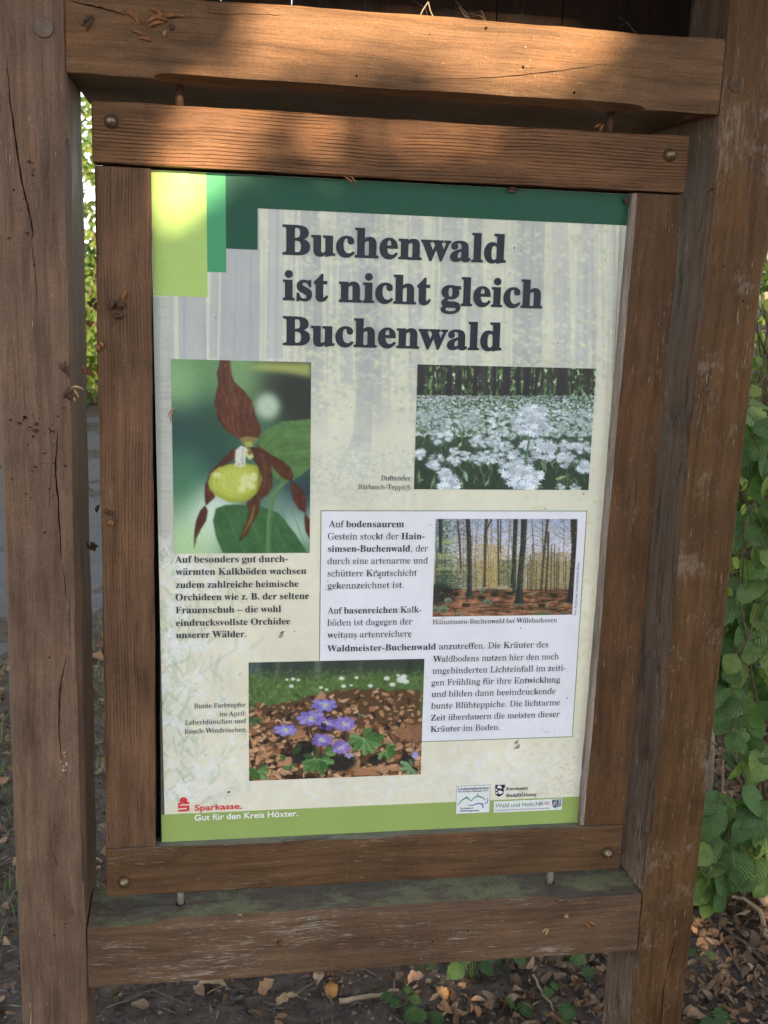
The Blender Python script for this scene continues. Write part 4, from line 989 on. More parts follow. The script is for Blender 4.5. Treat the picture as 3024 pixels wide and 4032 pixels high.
def glyph(ch, style):
    key = (ch, style)
    if key in _cache: return _cache[key]
    serif = style in ('bold', 'roman', 'title')
    if ch == ' ': r_ = ([], 0.25 if serif else 0.26)
    elif serif and ch in '.,:-–':
        rd = 0.075 if style != 'roman' else 0.055
        r_ = {'.': ([_disc(.12, rd, rd)], .25), ',': ([_disc(.12, rd, rd), [(.12 + rd, rd * .8), (.12 + rd * .6, -.07), (.07, -.16), (.06, -.13), (.13, -.05), (.11, .02)]], .25),
              ':': ([_disc(.14, rd, rd), _disc(.14, .40, rd)], .30), '-': ([[(.03, .18), (.29, .18), (.29, .25 if style == 'roman' else .28), (.03, .25 if style == 'roman' else .28)]], .33),
              '–': ([[(0, .19), (.5, .19), (.5, .26), (0, .26)]], .5)}[ch]
    else:
        base = {'ä': 'a', 'ö': 'o', 'ü': 'u', 'Ä': 'A'}.get(ch, ch) if serif else ch
        m = _math if serif else (lambda q: q)
        lp = _loops(m(base)); ref = 'I' if not serif else _math('I')
        if ref not in _I: _I[ref] = _maxx(_loops(ref))
        adv = _maxx(_loops(m(base) + ref)) - _I[ref]
        if style == 'roman': lp = _thin(lp, .0 if base in 'wW' else .35 if base in 'kKvVyxzZ' else 1.0)
        if base != ch and serif:
            cx = (min(p[0] for l in lp for p in l) + max(p[0] for l in lp for p in l)) / 2; rd = .06 if style == 'roman' else .072
            lp = lp + [_disc(cx - .11, .62, rd), _disc(cx + .11, .62, rd)]
        r_ = (lp, adv * (0.935 if style == 'roman' else 1.0))
    _cache[key] = r_
    return r_
class Loop(list): par = 0
def set_line(text, style):
    """'**' toggles bold; returns loops (unit em) and width"""
    x = 0.0; out = []; st = style; i = 0; bold = False
    while i < len(text):
        if text.startswith('**', i): bold = not bold; i += 2; continue
        st = ('bold' if bold else style)
        lp, adv = glyph(text[i], st)
        for l in lp: out.append(Loop((px_ + x, py_) for px_, py_ in l)); out[-1].par = i % 2
        x += adv; i += 1
    return out, x
def fill_loops(name, loops3, mat, parent, offset=0.0, lift=0.0014):
    """loops in sheet coordinates (x', z) -> one flat filled mesh; neighbouring letters are filled apart so they may touch"""
    V, Fc = [], []
    for par in (0, 1):
        sel = [l for l in loops3 if getattr(l, 'par', 0) == par]
        if not sel: continue
        cv = bpy.data.curves.new('fill', 'CURVE'); cv.dimensions = '2D'; cv.fill_mode = 'FRONT'; cv.offset = offset
        for l in sel:
            s = cv.splines.new('POLY'); s.points.add(len(l) - 1); s.use_cyclic_u = True
            s.points.foreach_set('co', np.array([(x * 100, z * 100, 0, 1) for x, z in l], np.float32).ravel())
        o = bpy.data.objects.new('fill', cv); C.objects.link(o)
        dg = bpy.context.evaluated_depsgraph_get(); dg.update()
        me = bpy.data.meshes.new_from_object(o.evaluated_get(dg))
        bpy.data.objects.remove(o); bpy.data.curves.remove(cv)
        n = len(V); V += [(v.co.x / 100 - SHEAR * v.co.y / 100, YP - lift - par * .00008, v.co.y / 100) for v in me.vertices]
        Fc += [tuple(k + n for k in p.vertices) for p in me.polygons]; bpy.data.meshes.remove(me)
    return mesh(name, V, Fc, mat, parent)
def layout(lines, style, em, S=S4, fit=True):
    """lines: (text, left x, left y, right x, right y) in survey pixels; the row is fitted between both ends"""
    res = []
    if em is None:                                            # size from the natural set width of the rows
        ks = []
        for text, xl, yl, xr, yr in lines:
            lp, wd = set_line(text, style); ks.append((S(xr, yr)[0] - S(xl, yl)[0]) / wd)
        ks.sort(); em = ks[len(ks) // 2]; print('EM', lines[0][0], style, round(em, 5), [round(k, 4) for k in ks][:3], [round(k, 4) for k in ks][-3:])
    res = []
    for text, xl, yl, xr, yr in lines:
        a, b = S(xl, yl), S(xr, yr); z = (a[1] + b[1]) / 2
        lp, wd = set_line(text, style); x1 = _maxx(lp) if lp else wd; x0 = min(p[0] for l in lp for p in l)
        k = (b[0] - a[0]) / (x1 - x0) if fit else em
        for l in lp:
            q = Loop((a[0] + (px_ - x0) * k, z + py_ * em) for px_, py_ in l); q.par = l.par; res.append(q)
    return res
TXT = ink('ink heading', (40, 50, 62)); BODY = ink('ink text', (52, 58, 72))
Z6 = lambda x, y: SF(1050 + .6932 * x, 850 + .6932 * y)
ttl = layout([('Buchenwald', 93, 218, 1352, 264), ('ist nicht gleich', 95, 478, 1560, 519), ('Buchenwald', 95, 732, 1328, 761)], 'bold', 0.0600, Z6)
fill_loops('heading', ttl, TXT, poster, 0.115)
em_l = 0.02420
left = layout([('Auf besonders gut durch-', 82, 1284, 448, 1280), ('wärmten Kalkböden wachsen', 84, 1325, 508, 1318), ('zudem zahlreiche heimische', 84, 1367, 483, 1360), ('Orchideen wie z. B. der seltene', 84, 1407, 517, 1400),
               ('Frauenschuh – die wohl', 84, 1449, 426, 1442), ('eindrucksvollste Orchidee', 85, 1490, 456, 1482), ('unserer Wälder.', 85, 1529, 314, 1524)], 'bold', None)
fill_loops('body_text', left, BODY, poster)['label'] = 'bold paragraph about orchids'
box = layout([('Auf **bodensaurem**', 581, 1168, 825, 1168), ('Gestein stockt der **Hain-**', 578, 1208, 892, 1207), ('**simsen-Buchenwald**, der', 578, 1248, 903, 1247), ('durch eine artenarme und', 577, 1288, 902, 1286),
              ('schüttere Krautschicht', 577, 1328, 867, 1326), ('gekennzeichnet ist.', 577, 1367, 824, 1366), ('Auf **basenreichen** Kalk-', 577, 1449, 881, 1445), ('böden ist dagegen der', 576, 1488, 852, 1484), ('weitaus artenreichere', 576, 1527, 850, 1524),
              ('**Waldmeister-Buchenwald** anzutreffen. Die Kräuter des', 576, 1568, 1293, 1562), ('Waldbodens nutzen hier den noch', 919, 1603, 1328, 1600), ('ungehinderten Lichteinfall im zeiti-', 917, 1641, 1350, 1637), ('gen Frühling für ihre Entwicklung', 914, 1679, 1332, 1675),
              ('und bilden dann beeindruckende', 914, 1716, 1317, 1713), ('bunte Blühteppiche. Die lichtarme', 913, 1754, 1331, 1750), ('Zeit überdauern die meisten dieser', 912, 1792, 1330, 1788), ('Kräuter im Boden.', 911, 1831, 1136, 1828)], 'roman', None)
fill_loops('body_text', box, BODY, poster)['label'] = 'paragraphs about beech woods inside the white box'
for lab, em, rows in (('caption of the wild garlic photo', None, [('Duftender', 750, 1016, 847, 1016), ('Bärlauch-Teppich', 675, 1045, 847, 1045)]),
                      ('caption of the autumn wood photo', None, [('Hainsimsen-Buchenwald bei Willebadessen', 918, 1480, 1322, 1480)]),
                      ('caption of the purple flower photo', None, [('Bunte Farbtupfer', 143, 1756, 312, 1752), ('im April:', 226, 1782, 312, 1780), ('Leberblümchen und', 114, 1808, 312, 1806), ('Busch-Windröschen', 112, 1837, 312, 1834)])):
    fill_loops('caption', layout(rows, 'roman', em), BODY, poster)['label'] = lab
# upright credit beside the autumn wood
lp, wd = set_line('Fotos: Frank Grawe, Landschaftsstation Höxter', 'roman')
a, b = S4(1384, 1455), S4(1391, 1283); k = (b[1] - a[1]) / wd
fill_loops('photo_credit', [[(a[0] - py_ * k * 1.25, a[1] + px_ * k) for px_, py_ in l] for l in lp], BODY, poster)

# ---- bank mark and slogan
Z7 = lambda x, y: SF(600 + .4219 * x, 3050 + .4219 * y)
Z8 = lambda x, y: SF(1740 + .3617 * x, 3050 + .3617 * y)
RED = ink('ink red', (214, 62, 72)); WHITE = ink('ink white', (236, 238, 236))
fill_loops('bank_lettering', layout([('Sparkasse.', 397, 333, 833, 314)], 'sans', .0146, Z7), RED, poster, 0.030)
fill_loops('slogan_lettering', layout([('Gut für den Kreis Höxter.', 395, 427, 1356, 382)], 'sans', .0148, Z7), WHITE, poster, 0.030)
def zr(pts, Z): return [Z(*p) for p in pts]
mark = [zr([(240 + 0, 262), (256, 258 - 1), (343, 252), (343, 270), (256, 277), (256, 290), (343, 284), (345, 330), (330, 337), (240, 344), (240, 326), (322, 320), (323, 305), (240, 312)], Z7)]
c_ = Z7(291, 237); mark.append([(c_[0] + .0062 * math.cos(a), c_[1] + .0056 * math.sin(a)) for a in [k * .35 for k in range(18)]])
fill_loops('bank_mark', mark, RED, poster)
# ---- partner logos
def quad(name, pts, Z, mat, lift): return mesh(name, [W(*Z(*p), lift) for p in pts], [tuple(range(len(pts) - 1, -1, -1))], mat, poster)
PAPER = ink('ink logo paper', (226, 230, 232))
NAVY = ink('ink navy', (52, 56, 96)); TEAL = ink('ink teal', (74, 146, 128)); BLUE = ink('ink blue', (70, 84, 160)); GREEN = ink('ink forest green', (44, 120, 96)); GREY = ink('ink grey blue', (92, 100, 132)); BLACK = ink('ink black', (34, 36, 52)); ORANGE = ink('ink orange red', (188, 74, 56))
quad('logo_edge', [(158, 125), (530, 107), (518, 410), (148, 428)], Z8, GREY, .0008)
quad('logo_panel', [(161, 128), (527, 110), (515, 407), (151, 425)], Z8, PAPER, .0010)
quad('logo_panel', [(565, 290), (1308, 258), (1303, 378), (562, 412)], Z8, PAPER, .0010)
fill_loops('logo_lettering', layout([('Landschaftsstation', 175, 165, 513, 152)], 'sans', .0064, Z8) + layout([('im Kreis Höxter e.V.', 175, 188, 508, 178)], 'sans', .0040, Z8) + layout([('Zur Specke 4', 197, 372, 335, 367), ('34434 Borgentreich', 197, 402, 402, 391)], 'sans', .0040, Z8), NAVY, poster, .012)
fill_loops('logo_lettering', layout([('Forstamt', 697, 168, 935, 159), ('Bad Driburg', 695, 238, 1027, 228)], 'bold', .0086, Z8), BLACK, poster)
fill_loops('logo_lettering', layout([('Wald und Holz.N', 580, 355, 1060, 336)], 'sans', .0108, Z8), GREEN, poster)
fill_loops('logo_lettering', layout([('R', 1066, 335, 1106, 333)], 'sans', .0108, Z8), GREY, poster)
fill_loops('logo_lettering', layout([('W.', 1110, 333, 1178, 330)], 'sans', .0108, Z8), ORANGE, poster)
fill_loops('logo_lettering', layout([('Landesbetrieb Wald und Holz Nordrhein-Westfalen', 577, 396, 1168, 366)], 'sans', .0042, Z8), NAVY, poster)
def stroke(pts, wd, Z, n=5):
    """smooth band through points -> loop"""
    P_ = [np.array(Z(*p)) for p in pts]; Q = []
    for i in range(len(P_) - 1):
        p0, p1, p2, p3 = P_[max(i - 1, 0)], P_[i], P_[i + 1], P_[min(i + 2, len(P_) - 1)]
        for k in range(n):
            t = k / n; Q.append(.5 * ((2 * p1) + (p2 - p0) * t + (2 * p0 - 5 * p1 + 4 * p2 - p3) * t * t + (3 * p1 - p0 - 3 * p2 + p3) * t ** 3))
    Q.append(P_[-1]); L = []; R_ = []; m = len(Q)
    for i, q in enumerate(Q):
        t = Q[min(i + 1, m - 1)] - Q[max(i - 1, 0)]; t = t / (np.hypot(*t) + 1e-12); f_ = wd * (.35 + .65 * math.sin(math.pi * (i + .5) / m))
        L.append(tuple(q + np.array((-t[1], t[0])) * f_ / 2)); R_.append(tuple(q - np.array((-t[1], t[0])) * f_ / 2))
    return L + R_[::-1]
fill_loops('logo_hills', [stroke([(172, 330), (205, 285), (260, 250), (295, 265), (320, 290)], .0022, Z8), stroke([(318, 285), (350, 248), (395, 232), (440, 248), (475, 275)], .0022, Z8)], TEAL, poster)
fill_loops('logo_river', [stroke([(275, 325), (330, 330), (390, 310), (450, 315), (495, 290), (495, 250)], .0020, Z8), stroke([(470, 310), (440, 325), (450, 362)], .0020, Z8)], BLUE, poster)
fill_loops('logo_tower', [zr([(256, 245), (264, 228), (274, 243)], Z8), zr([(378, 226), (384, 222), (384, 206), (378, 206), (378, 203), (386, 203), (386, 196), (390, 196), (390, 203), (398, 203), (398, 206), (391, 206), (391, 222), (398, 224)], Z8)], NAVY, poster)
fill_loops('logo_emblem', [zr([(578, 108), (685, 105), (684, 138), (668, 142), (672, 180), (664, 210), (620, 238), (580, 215)], Z8)], BLACK, poster)
fill_loops('logo_emblem_figure', [zr(q, Z8) for q in ([(598, 130), (612, 116), (628, 110), (640, 122), (652, 140), (640, 150), (622, 140), (606, 146)], [(584, 150), (596, 152), (604, 166), (594, 172), (584, 166)], [(610, 172), (630, 166), (650, 176), (664, 182), (658, 196), (640, 204), (622, 210), (616, 196), (606, 186)], [(582, 182), (598, 188), (606, 204), (590, 208)])], PAPER, poster, lift=.0017)
sh = [(1197, 270), (1297, 265), (1296, 320), (1282, 352), (1248, 374), (1213, 356), (1199, 325)]
fill_loops('logo_crest', [stroke(sh + [sh[0]], .0009, Z8, 1), stroke([(1246, 268), (1246, 372)], .0008, Z8, 2), stroke([(1204, 330), (1220, 305), (1232, 285), (1240, 270)], .0012, Z8), stroke([(1208, 345), (1225, 318), (1238, 295), (1244, 285)], .0010, Z8),
                          stroke([(1262, 285), (1276, 276), (1286, 292), (1272, 306), (1284, 322), (1268, 336)], .0014, Z8), stroke([(1236, 352), (1240, 346), (1252, 346), (1256, 354), (1246, 364), (1236, 352)], .0010, Z8)], GREY, poster)
bpy.data.objects.remove(_to); bpy.data.curves.remove(_tc)

# ---- grime on the sheet: fly specks, droppings, scratched spots
def blot(x, y, r_, el=1.0, ang=0.0, lift=.0018):
    p = S4(x, y); out = []
    for k in range(9):
        a = -k * .698; q = r_ * random.uniform(.65, 1.2); u, v = q * math.cos(a) * el, q * math.sin(a)
        out.append(W(p[0] + u * math.cos(ang) - v * math.sin(ang), p[1] + u * math.sin(ang) + v * math.cos(ang), lift))
    return out
random.seed(21)
mb = MB()
for x, y, r_ in ((1182, 261, .0016), (1169, 344, .0010), (214, 487, .0012), (846, 183, .0007), (1326, 569, .0011), (430, 610, .0009), (209, 637, .0010), (168, 893, .0009), (686, 686, .0008), (655, 780, .0009), (730, 764, .0008), (1408, 1060, .0012), (1283, 1108, .0010), (913, 1161, .0010), (1204, 1496, .0012), (1427, 1126, .0008),
                 (570, 1370, .0009), (578, 1342, .0008), (634, 1533, .0010), (666, 1531, .0010), (843, 1524, .0009), (182, 1908, .0009), (256, 2028, .0020), (1376, 1915, .0010), (1227, 1688, .0010), (1355, 1723, .0012), (1236, 1800, .0010), (150, 1675, .0008), (292, 1647, .0008), (104, 1765, .0007), (1284, 1832, .0009), (1294, 1834, .0008), (900, 1655, .0008),
                 (1385, 1330, .0006), (85, 1385, .0008), (510, 1390, .0007), (40, 1740, .0008), (760, 2030, .0008), (1210, 2030, .0012), (1478, 300, .0009), (600, 700, .0006), (1500, 520, .0007), (980, 2140, .0009), (330, 2150, .0008)):
    mb.add(blot(x, y, r_, random.uniform(.7, 1.4), random.uniform(0, 3)), [tuple(range(9))])
mb.build('fly_specks', M['husk_dark'], poster)
M['dropping'] = plain('dried dropping', (0.34, 0.31, 0.28), 0.8, 0.2, 0.6, 500.0)
M['scrape'] = plain('scraped white film', (0.66, 0.66, 0.66), 0.6, 0.2, 0.15, 300.0)
mb = MB()
for x, y, r_ in ((428, 1512, .0032), (424, 1522, .0028), (432, 1508, .002), (744, 1322, .0024), (748, 1331, .0022), (735, 1310, .0015), (1190, 1866, .0032), (1196, 1880, .0038), (1186, 1885, .0022), (470, 1505, .0012), (1190, 2040, .002), (1330, 2070, .003), (1345, 2062, .002), (1318, 2058, .0018)):
    mb.add(blot(x, y, r_, random.uniform(.8, 1.6), random.uniform(0, 3)), [tuple(range(9))])
mb.build('dried_droppings', M['dropping'], poster)
mb = MB()
for x, y, r_, e in ((945, 1470, .0035, 1.6), (952, 1462, .0030, 1.2), (936, 1476, .0022, 1.5), (960, 1474, .002, 1.3), (1194, 1874, .0016, 1), (1560, 300, .001, 1)):
    mb.add(blot(x, y, r_, e, .4, .0019), [tuple(range(9))])
mb.build('scraped_spot', M['scrape'], poster)
M['algae_film'] = plain('algae specks', (0.20, 0.20, 0.10), 0.8, 0.1, 0.4, 300.0)
mb = MB()
for i in range(230):
    x, y = random.gauss(1330, 36), random.gauss(1975, 55)
    if x > 1395 or y > 2040: continue
    mb.add(blot(x, y, random.uniform(.0002, .0008), 1, 0, .0016), [tuple(range(9))])
for i in range(420):
    x, y = random.choice([(random.uniform(25, 60), random.uniform(60, 2090)), (random.uniform(40, 1390), 2120 + random.gauss(0, 22)), (random.uniform(30, 180), 60 + random.gauss(0, 14))])
    mb.add(blot(x, y, random.uniform(.0002, .0007), 1, 0, .0016), [tuple(range(9))])
mb.build('algae_specks', M['algae_film'], poster)['kind'] = 'stuff'
# seam line down the right of the sheet where the film has lifted
mb = MB(); P0 = [S4(1528, 190), S4(1505, 700), S4(1470, 1180), S4(1432, 1700)]
mb.add([W(p[0] - .0004, p[1], .0012) for p in P0] + [W(p[0] + .0004, p[1], .0012) for p in reversed(P0)], [(7, 6, 5, 4, 3, 2, 1, 0)])
M['seam'] = plain('film seam', (0.36, 0.27, 0.18), 0.6, 0.2, 0.5, 120.0)
mb.build('film_seam', M['seam'], poster)
# ================================================================ SURROUNDINGS
# ---- forest floor
def build_ground():
    xs = np.unique(np.concatenate([np.linspace(-60, -4, 15), np.linspace(-4, -2, 12), np.linspace(-2, 3, 150), np.linspace(3, 6, 20), np.linspace(6, 60, 15)]))
    ys = np.unique(np.concatenate([np.linspace(-40, -2, 14), np.linspace(-2, 0, 24), np.linspace(0, 3.2, 110), np.linspace(3.2, 12, 60), np.linspace(12, 120, 18)]))
    vs = [(x, y, ground_h(x, y) + (0.006 * math.sin(x * 41 + 2 * math.sin(y * 23)) * math.cos(y * 37 + x * 9))) for y in ys for x in xs]
    n = len(xs); fs = [(j * n + i, j * n + i + 1, (j + 1) * n + i + 1, (j + 1) * n + i) for j in range(len(ys) - 1) for i in range(n - 1)]
    m, nt, b = new_mat('forest soil', 0.9, 0.15)
    tc = nd(nt, 'ShaderNodeTexCoord')
    a = noise(nt, tc.outputs['Object'], 26, 8, 0.7); e = noise(nt, tc.outputs['Object'], 3.5, 4, 0.6); g = noise(nt, tc.outputs['Object'], 160, 4, 0.7)
    col = ramp(nt, a.outputs[0], [(0.3, (0.036, 0.028, 0.024)), (0.5, (0.090, 0.074, 0.066)), (0.7, (0.16, 0.132, 0.116))]).outputs[0]
    col = mix(nt, ramp(nt, e.outputs[0], [(0.45, (0, 0, 0)), (0.62, (0.6, 0.6, 0.6))]).outputs[0], col, (0.085, 0.056, 0.036))
    col = mix(nt, ramp(nt, g.outputs[0], [(0.62, (0, 0, 0)), (0.72, (0.7, 0.7, 0.7))]).outputs[0], col, (0.22, 0.19, 0.165))
    nt.links.new(col, b.inputs['Base Color'])
    bp = nd(nt, 'ShaderNodeBump', Strength=0.9, Distance=0.012)
    nt.links.new(math_n(nt, 'ADD', a.outputs[0], math_n(nt, 'MULTIPLY', g.outputs[0], 0.5)), bp.inputs['Height']); nt.links.new(bp.outputs[0], b.inputs['Normal'])
    return structure(mesh('ground', vs, fs, m, None, True))
build_ground()
# ---- the forest road passing behind on the left
RD = Vector((0.47, 0.80, 0)).normalized(); RN = Vector((-RD.y, RD.x, 0))
R0 = Vector((-0.86, 2.95, 0))
def build_road():
    vs = []; fs = []; n = 60
    for i in range(n + 1):
        t = -25 + 60 * i / n
        for q in (0.0, 0.06, 1.9, 3.6, 3.66):
            p = R0 + RD * t + RN * (q + 0.05 * math.sin(t * 2.1 + q) * (q < .1 or q > 3.5))
            vs.append((p.x, p.y, ground_h(p.x, p.y) + (0.012 if 0 < q < 3.65 else -0.01)))
        if i:
            for k in range(4): a = (i - 1) * 5 + k; fs.append((a, a + 5, a + 6, a + 1))
    m, nt, b = new_mat('grey road asphalt', 0.85, 0.25); tc = nd(nt, 'ShaderNodeTexCoord')
    a = noise(nt, tc.outputs['Object'], 90, 5, 0.7); e = noise(nt, tc.outputs['Object'], 2.0, 4, 0.6)
    c = ramp(nt, a.outputs[0], [(0.3, (0.075, 0.075, 0.080)), (0.6, (0.12, 0.12, 0.125)), (0.75, (0.19, 0.185, 0.18))]).outputs[0]
    nt.links.new(mix(nt, 1.0, c, ramp(nt, e.outputs[0], [(0.3, (.8, .8, .8)), (0.7, (1.1, 1.08, 1.05))]).outputs[0], 'MULTIPLY'), b.inputs['Base Color'])
    return structure(mesh('road', vs, fs, m, None, True))
build_road()
def on_road(x, y):
    q = (Vector((x, y, 0)) - R0).dot(RN); return -0.05 < q < 3.7

# ---- dead leaves
def leaf_pts(L, Wd, curl, bend, rnd, n=4):
    """curved leaf blade, 2 strips either side of a midrib, at the origin along +x"""
    vs = []
    for i in range(n + 1):
        t = i / n; w_ = Wd * math.sin(math.pi * (0.06 + 0.90 * t) ** 0.8) * .5 * rnd.uniform(.62, 1.18)
        x = L * (t - .5) * rnd.uniform(.9, 1.08); z = bend * math.sin(math.pi * t) * L + rnd.uniform(-.05, .05) * L
        vs += [(x, -w_, z + curl * w_ + rnd.uniform(-.04, .04) * L), (x, 0, z), (x, w_, z + curl * w_ + rnd.uniform(-.04, .04) * L)]
    fs = []
    for i in range(n):
        a = i * 3; fs += [(a, a + 3, a + 4, a + 1), (a + 1, a + 4, a + 5, a + 2)]
    return vs, fs
def xform(vs, p, rz, tx, ty):
    R_ = Matrix.Rotation(rz, 3, 'Z') @ Matrix.Rotation(tx, 3, 'X') @ Matrix.Rotation(ty, 3, 'Y')
    return [Vector(p) + R_ @ Vector(v) for v in vs]
def leaf_mat(name, cols, rough=0.6, trans=0.0, spec=0.3, veins=False):
    m, nt, b = new_mat(name, rough, spec)
    g = nd(nt, 'ShaderNodeNewGeometry'); tc = nd(nt, 'ShaderNodeTexCoord')
    n = noise(nt, tc.outputs['Object'], 55, 4, 0.7)
    st = [(i / max(1, len(cols) - 1), c) for i, c in enumerate(cols)]
    c = ramp(nt, g.outputs['Random Per Island'], st).outputs[0]
    c = mix(nt, 1.0, c, ramp(nt, n.outputs[0], [(0.3, (.72,) * 3), (0.7, (1.18,) * 3)]).outputs[0], 'MULTIPLY')
    if veins:
        at = nd(nt, 'ShaderNodeAttribute'); at.attribute_name = 'vein'
        sx = nd(nt, 'ShaderNodeSeparateColor'); nt.links.new(at.outputs['Color'], sx.inputs[0])
        wv = math_n(nt, 'FRACT', math_n(nt, 'SUBTRACT', math_n(nt, 'MULTIPLY', sx.outputs[0], 8.5), math_n(nt, 'MULTIPLY', sx.outputs[1], 2.6)))
        tri = math_n(nt, 'ABSOLUTE', math_n(nt, 'SUBTRACT', wv, 0.5))
        vm = ramp(nt, tri, [(0.0, (1, 1, 1)), (0.16, (0, 0, 0))]).outputs[0]
        mid = ramp(nt, sx.outputs[1], [(0.0, (1, 1, 1)), (0.07, (0, 0, 0))]).outputs[0]
        vv = mix(nt, 1.0, vm, mid, 'LIGHTEN')
        c = mix(nt, math_n(nt, 'MULTIPLY', vv, 0.35), c, tuple(min(1, v * 1.7 + .01) for v in cols[-1]))
        bp = nd(nt, 'ShaderNodeBump', Strength=0.8, Distance=0.0025); bp.invert = True
        nt.links.new(math_n(nt, 'ADD', vv, math_n(nt, 'MULTIPLY', tri, -1.2)), bp.inputs['Height']); nt.links.new(bp.outputs[0], b.inputs['Normal'])
    nt.links.new(c, b.inputs['Base Color'])
    if trans:
        tr = nd(nt, 'ShaderNodeBsdfTranslucent'); nt.links.new(mix(nt, 1.0, c, (1.5, 1.75, 0.7), 'MULTIPLY'), tr.inputs['Color'])
        ms = nd(nt, 'ShaderNodeMixShader'); ms.inputs[0].default_value = trans
        out = nt.nodes['Material Output']; nt.links.new(b.outputs[0], ms.inputs[1]); nt.links.new(tr.outputs[0], ms.inputs[2]); nt.links.new(ms.outputs[0], out.inputs['Surface'])
    return m
M['litter'] = leaf_mat('dead beech leaves', [(0.065, 0.043, 0.031), (0.14, 0.088, 0.055), (0.20, 0.115, 0.068), (0.31, 0.175, 0.10), (0.11, 0.075, 0.052), (0.24, 0.165, 0.115), (0.055, 0.040, 0.030), (0.19, 0.095, 0.045), (0.36, 0.25, 0.17), (0.075, 0.05, 0.036), (0.17, 0.105, 0.065)], 0.7, 0.12)
def litter(name, n, dens, seed, smin=.03, smax=.075):
    rnd = random.Random(seed); mb = MB(); k = 0
    while k < n:
        x, y, keep = dens(rnd)
        if on_road(x, y) and rnd.random() > .02: continue
        if rnd.random() > keep: continue
        L = rnd.uniform(smin, smax); vs, fs = leaf_pts(L, L * rnd.uniform(.35, .75), rnd.uniform(-1.0, 1.3), rnd.uniform(-.08, .16), rnd)
        z = ground_h(x, y) + rnd.uniform(.004, .022)
        mb.add(xform(vs, (x, y, z), rnd.uniform(0, 6.28), rnd.gauss(0, .7), rnd.gauss(0, .6)), fs); k += 1
    o = mb.build(name, M['litter'], None, True); o['kind'] = 'stuff'
    return tag(o, 'dead brown beech leaves scattered over the forest floor', 'leaf litter')
def dens_near(r_):
    x = r_.uniform(-1.3, 2.4); y = r_.uniform(.05, 3.0)
    k = .06 + .94 * min(1, max(0, (x - .12) / .5)) if y < 1.7 else .8
    if x < -.45: k = .16
    return x, y, k
litter('leaf_litter', 26000, dens_near, 2, .010, .040)
o_ = litter('leaf_litter', 3000, lambda r_: (r_.uniform(-3.5, 5), r_.uniform(2.2, 9), 1), 3, .05, .10); o_['label'] = 'drifts of dead leaves along the road edge behind the board'
o_ = litter('leaf_litter', 2600, lambda r_: (r_.uniform(-3.5, 3.5), r_.uniform(-3.5, .1), .8), 5, .02, .06); o_['label'] = 'thin scatter of dead leaves on the path in front of the board'
# fine crumbs of soil, twig bits and bark on the bare ground
M['crumb'] = leaf_mat('soil crumbs', [(0.03, 0.024, 0.02), (0.07, 0.055, 0.048), (0.13, 0.105, 0.09), (0.05, 0.038, 0.03), (0.22, 0.19, 0.165), (0.09, 0.06, 0.042)], 0.9)
rnd = random.Random(9); mb = MB()
for i in range(16000):
    x = rnd.uniform(-1.3, 1.5); y = rnd.uniform(.05, 1.9)
    if on_road(x, y): continue
    s_ = rnd.uniform(.002, .009); z = ground_h(x, y) + s_ * .3
    vs = [Vector((rnd.uniform(.5, 1) * s_ * dx, rnd.uniform(.5, 1) * s_ * dy_, rnd.uniform(.4, .9) * s_ * dz_)) for dx, dy_, dz_ in ((1, 0, 0), (0, 1, 0), (-1, 0, 0), (0, -1, 0), (0, 0, 1))]
    if rnd.random() < .25: vs = [Vector((v.x * 4.5, v.y * .5, v.z * .5)) for v in vs]
    mb.add(xform(vs, (x, y, z), rnd.uniform(0, 6.28), 0, 0), [(0, 1, 4), (1, 2, 4), (2, 3, 4), (3, 0, 4)])
o_ = mb.build('soil_crumbs', M['crumb']); o_['kind'] = 'stuff'; tag(o_, 'crumbly dark soil and bits of twig on the bare ground', 'soil')

# ---- single fallen leaves one can tell apart below the bottom rail
GRP = 'dry leaves lying on the ground below the bottom rail'
def fallen(px, py, L, rz, col, label, curl=.5, bend=.12, wr=.62):
    p = on_ground(px, py); rnd = random.Random(px * 7 + py); vs, fs = leaf_pts(L, L * wr, curl, bend, rnd, 8)
    vs = [Vector((0, 0, .012)) + v for v in xform(vs, p, rz, rnd.uniform(-.35, .1), rnd.uniform(-.2, .2))]
    nv = len(vs); mb = MB()                                   # a thin solid blade
    mb.add(vs, fs); mb.add([v + Vector((0, 0, -.0008)) for v in vs], [tuple(reversed(q)) for q in fs])
    sx, sy = vs[0], vs[1]; mb.tube([vs[1], vs[1] + (vs[1] - vs[4]).normalized() * L * .22], [.0011, .0007], 5)
    o = mb.build('dry_leaf', plain('dry leaf ' + label[:18], col, .6, .3, .4, 60.0), None, True)
    return tag(o, label, 'dead leaf', GRP)
fallen(712, 2108, .095, .15, (0.30, 0.115, 0.05), 'large rolled rust-brown leaf with a pale stalk under the rail middle', 1.2, .10, .55)
fallen(690, 2122, .040, 1.2, (0.42, 0.29, 0.20), 'small pale curled leaf left of the rolled rust leaf')
fallen(716, 2150, .050, 1.5, (0.24, 0.12, 0.04), 'ochre leaf standing below the rolled rust leaf', .3)
fallen(460, 2138, .070, -.4, (0.29, 0.205, 0.12), 'triangular tan leaf on bare soil near the left post')
fallen(578, 2142, .050, .9, (0.34, 0.19, 0.10), 'orange tan folded leaf on bare soil')
fallen(620, 2172, .052, .4, (0.36, 0.235, 0.13), 'light tan leaf at the bottom edge of the bare soil')
fallen(428, 2150, .036, 2.2, (0.22, 0.14, 0.09), 'small brown leaf beside the triangular tan leaf')
fallen(1240, 2068, .060, -.9, (0.42, 0.29, 0.10), 'yellow brown leaf right under the bottom rail end')
fallen(900, 2124, .050, .6, (0.34, 0.21, 0.14), 'pinkish brown leaf beside the seedlings')
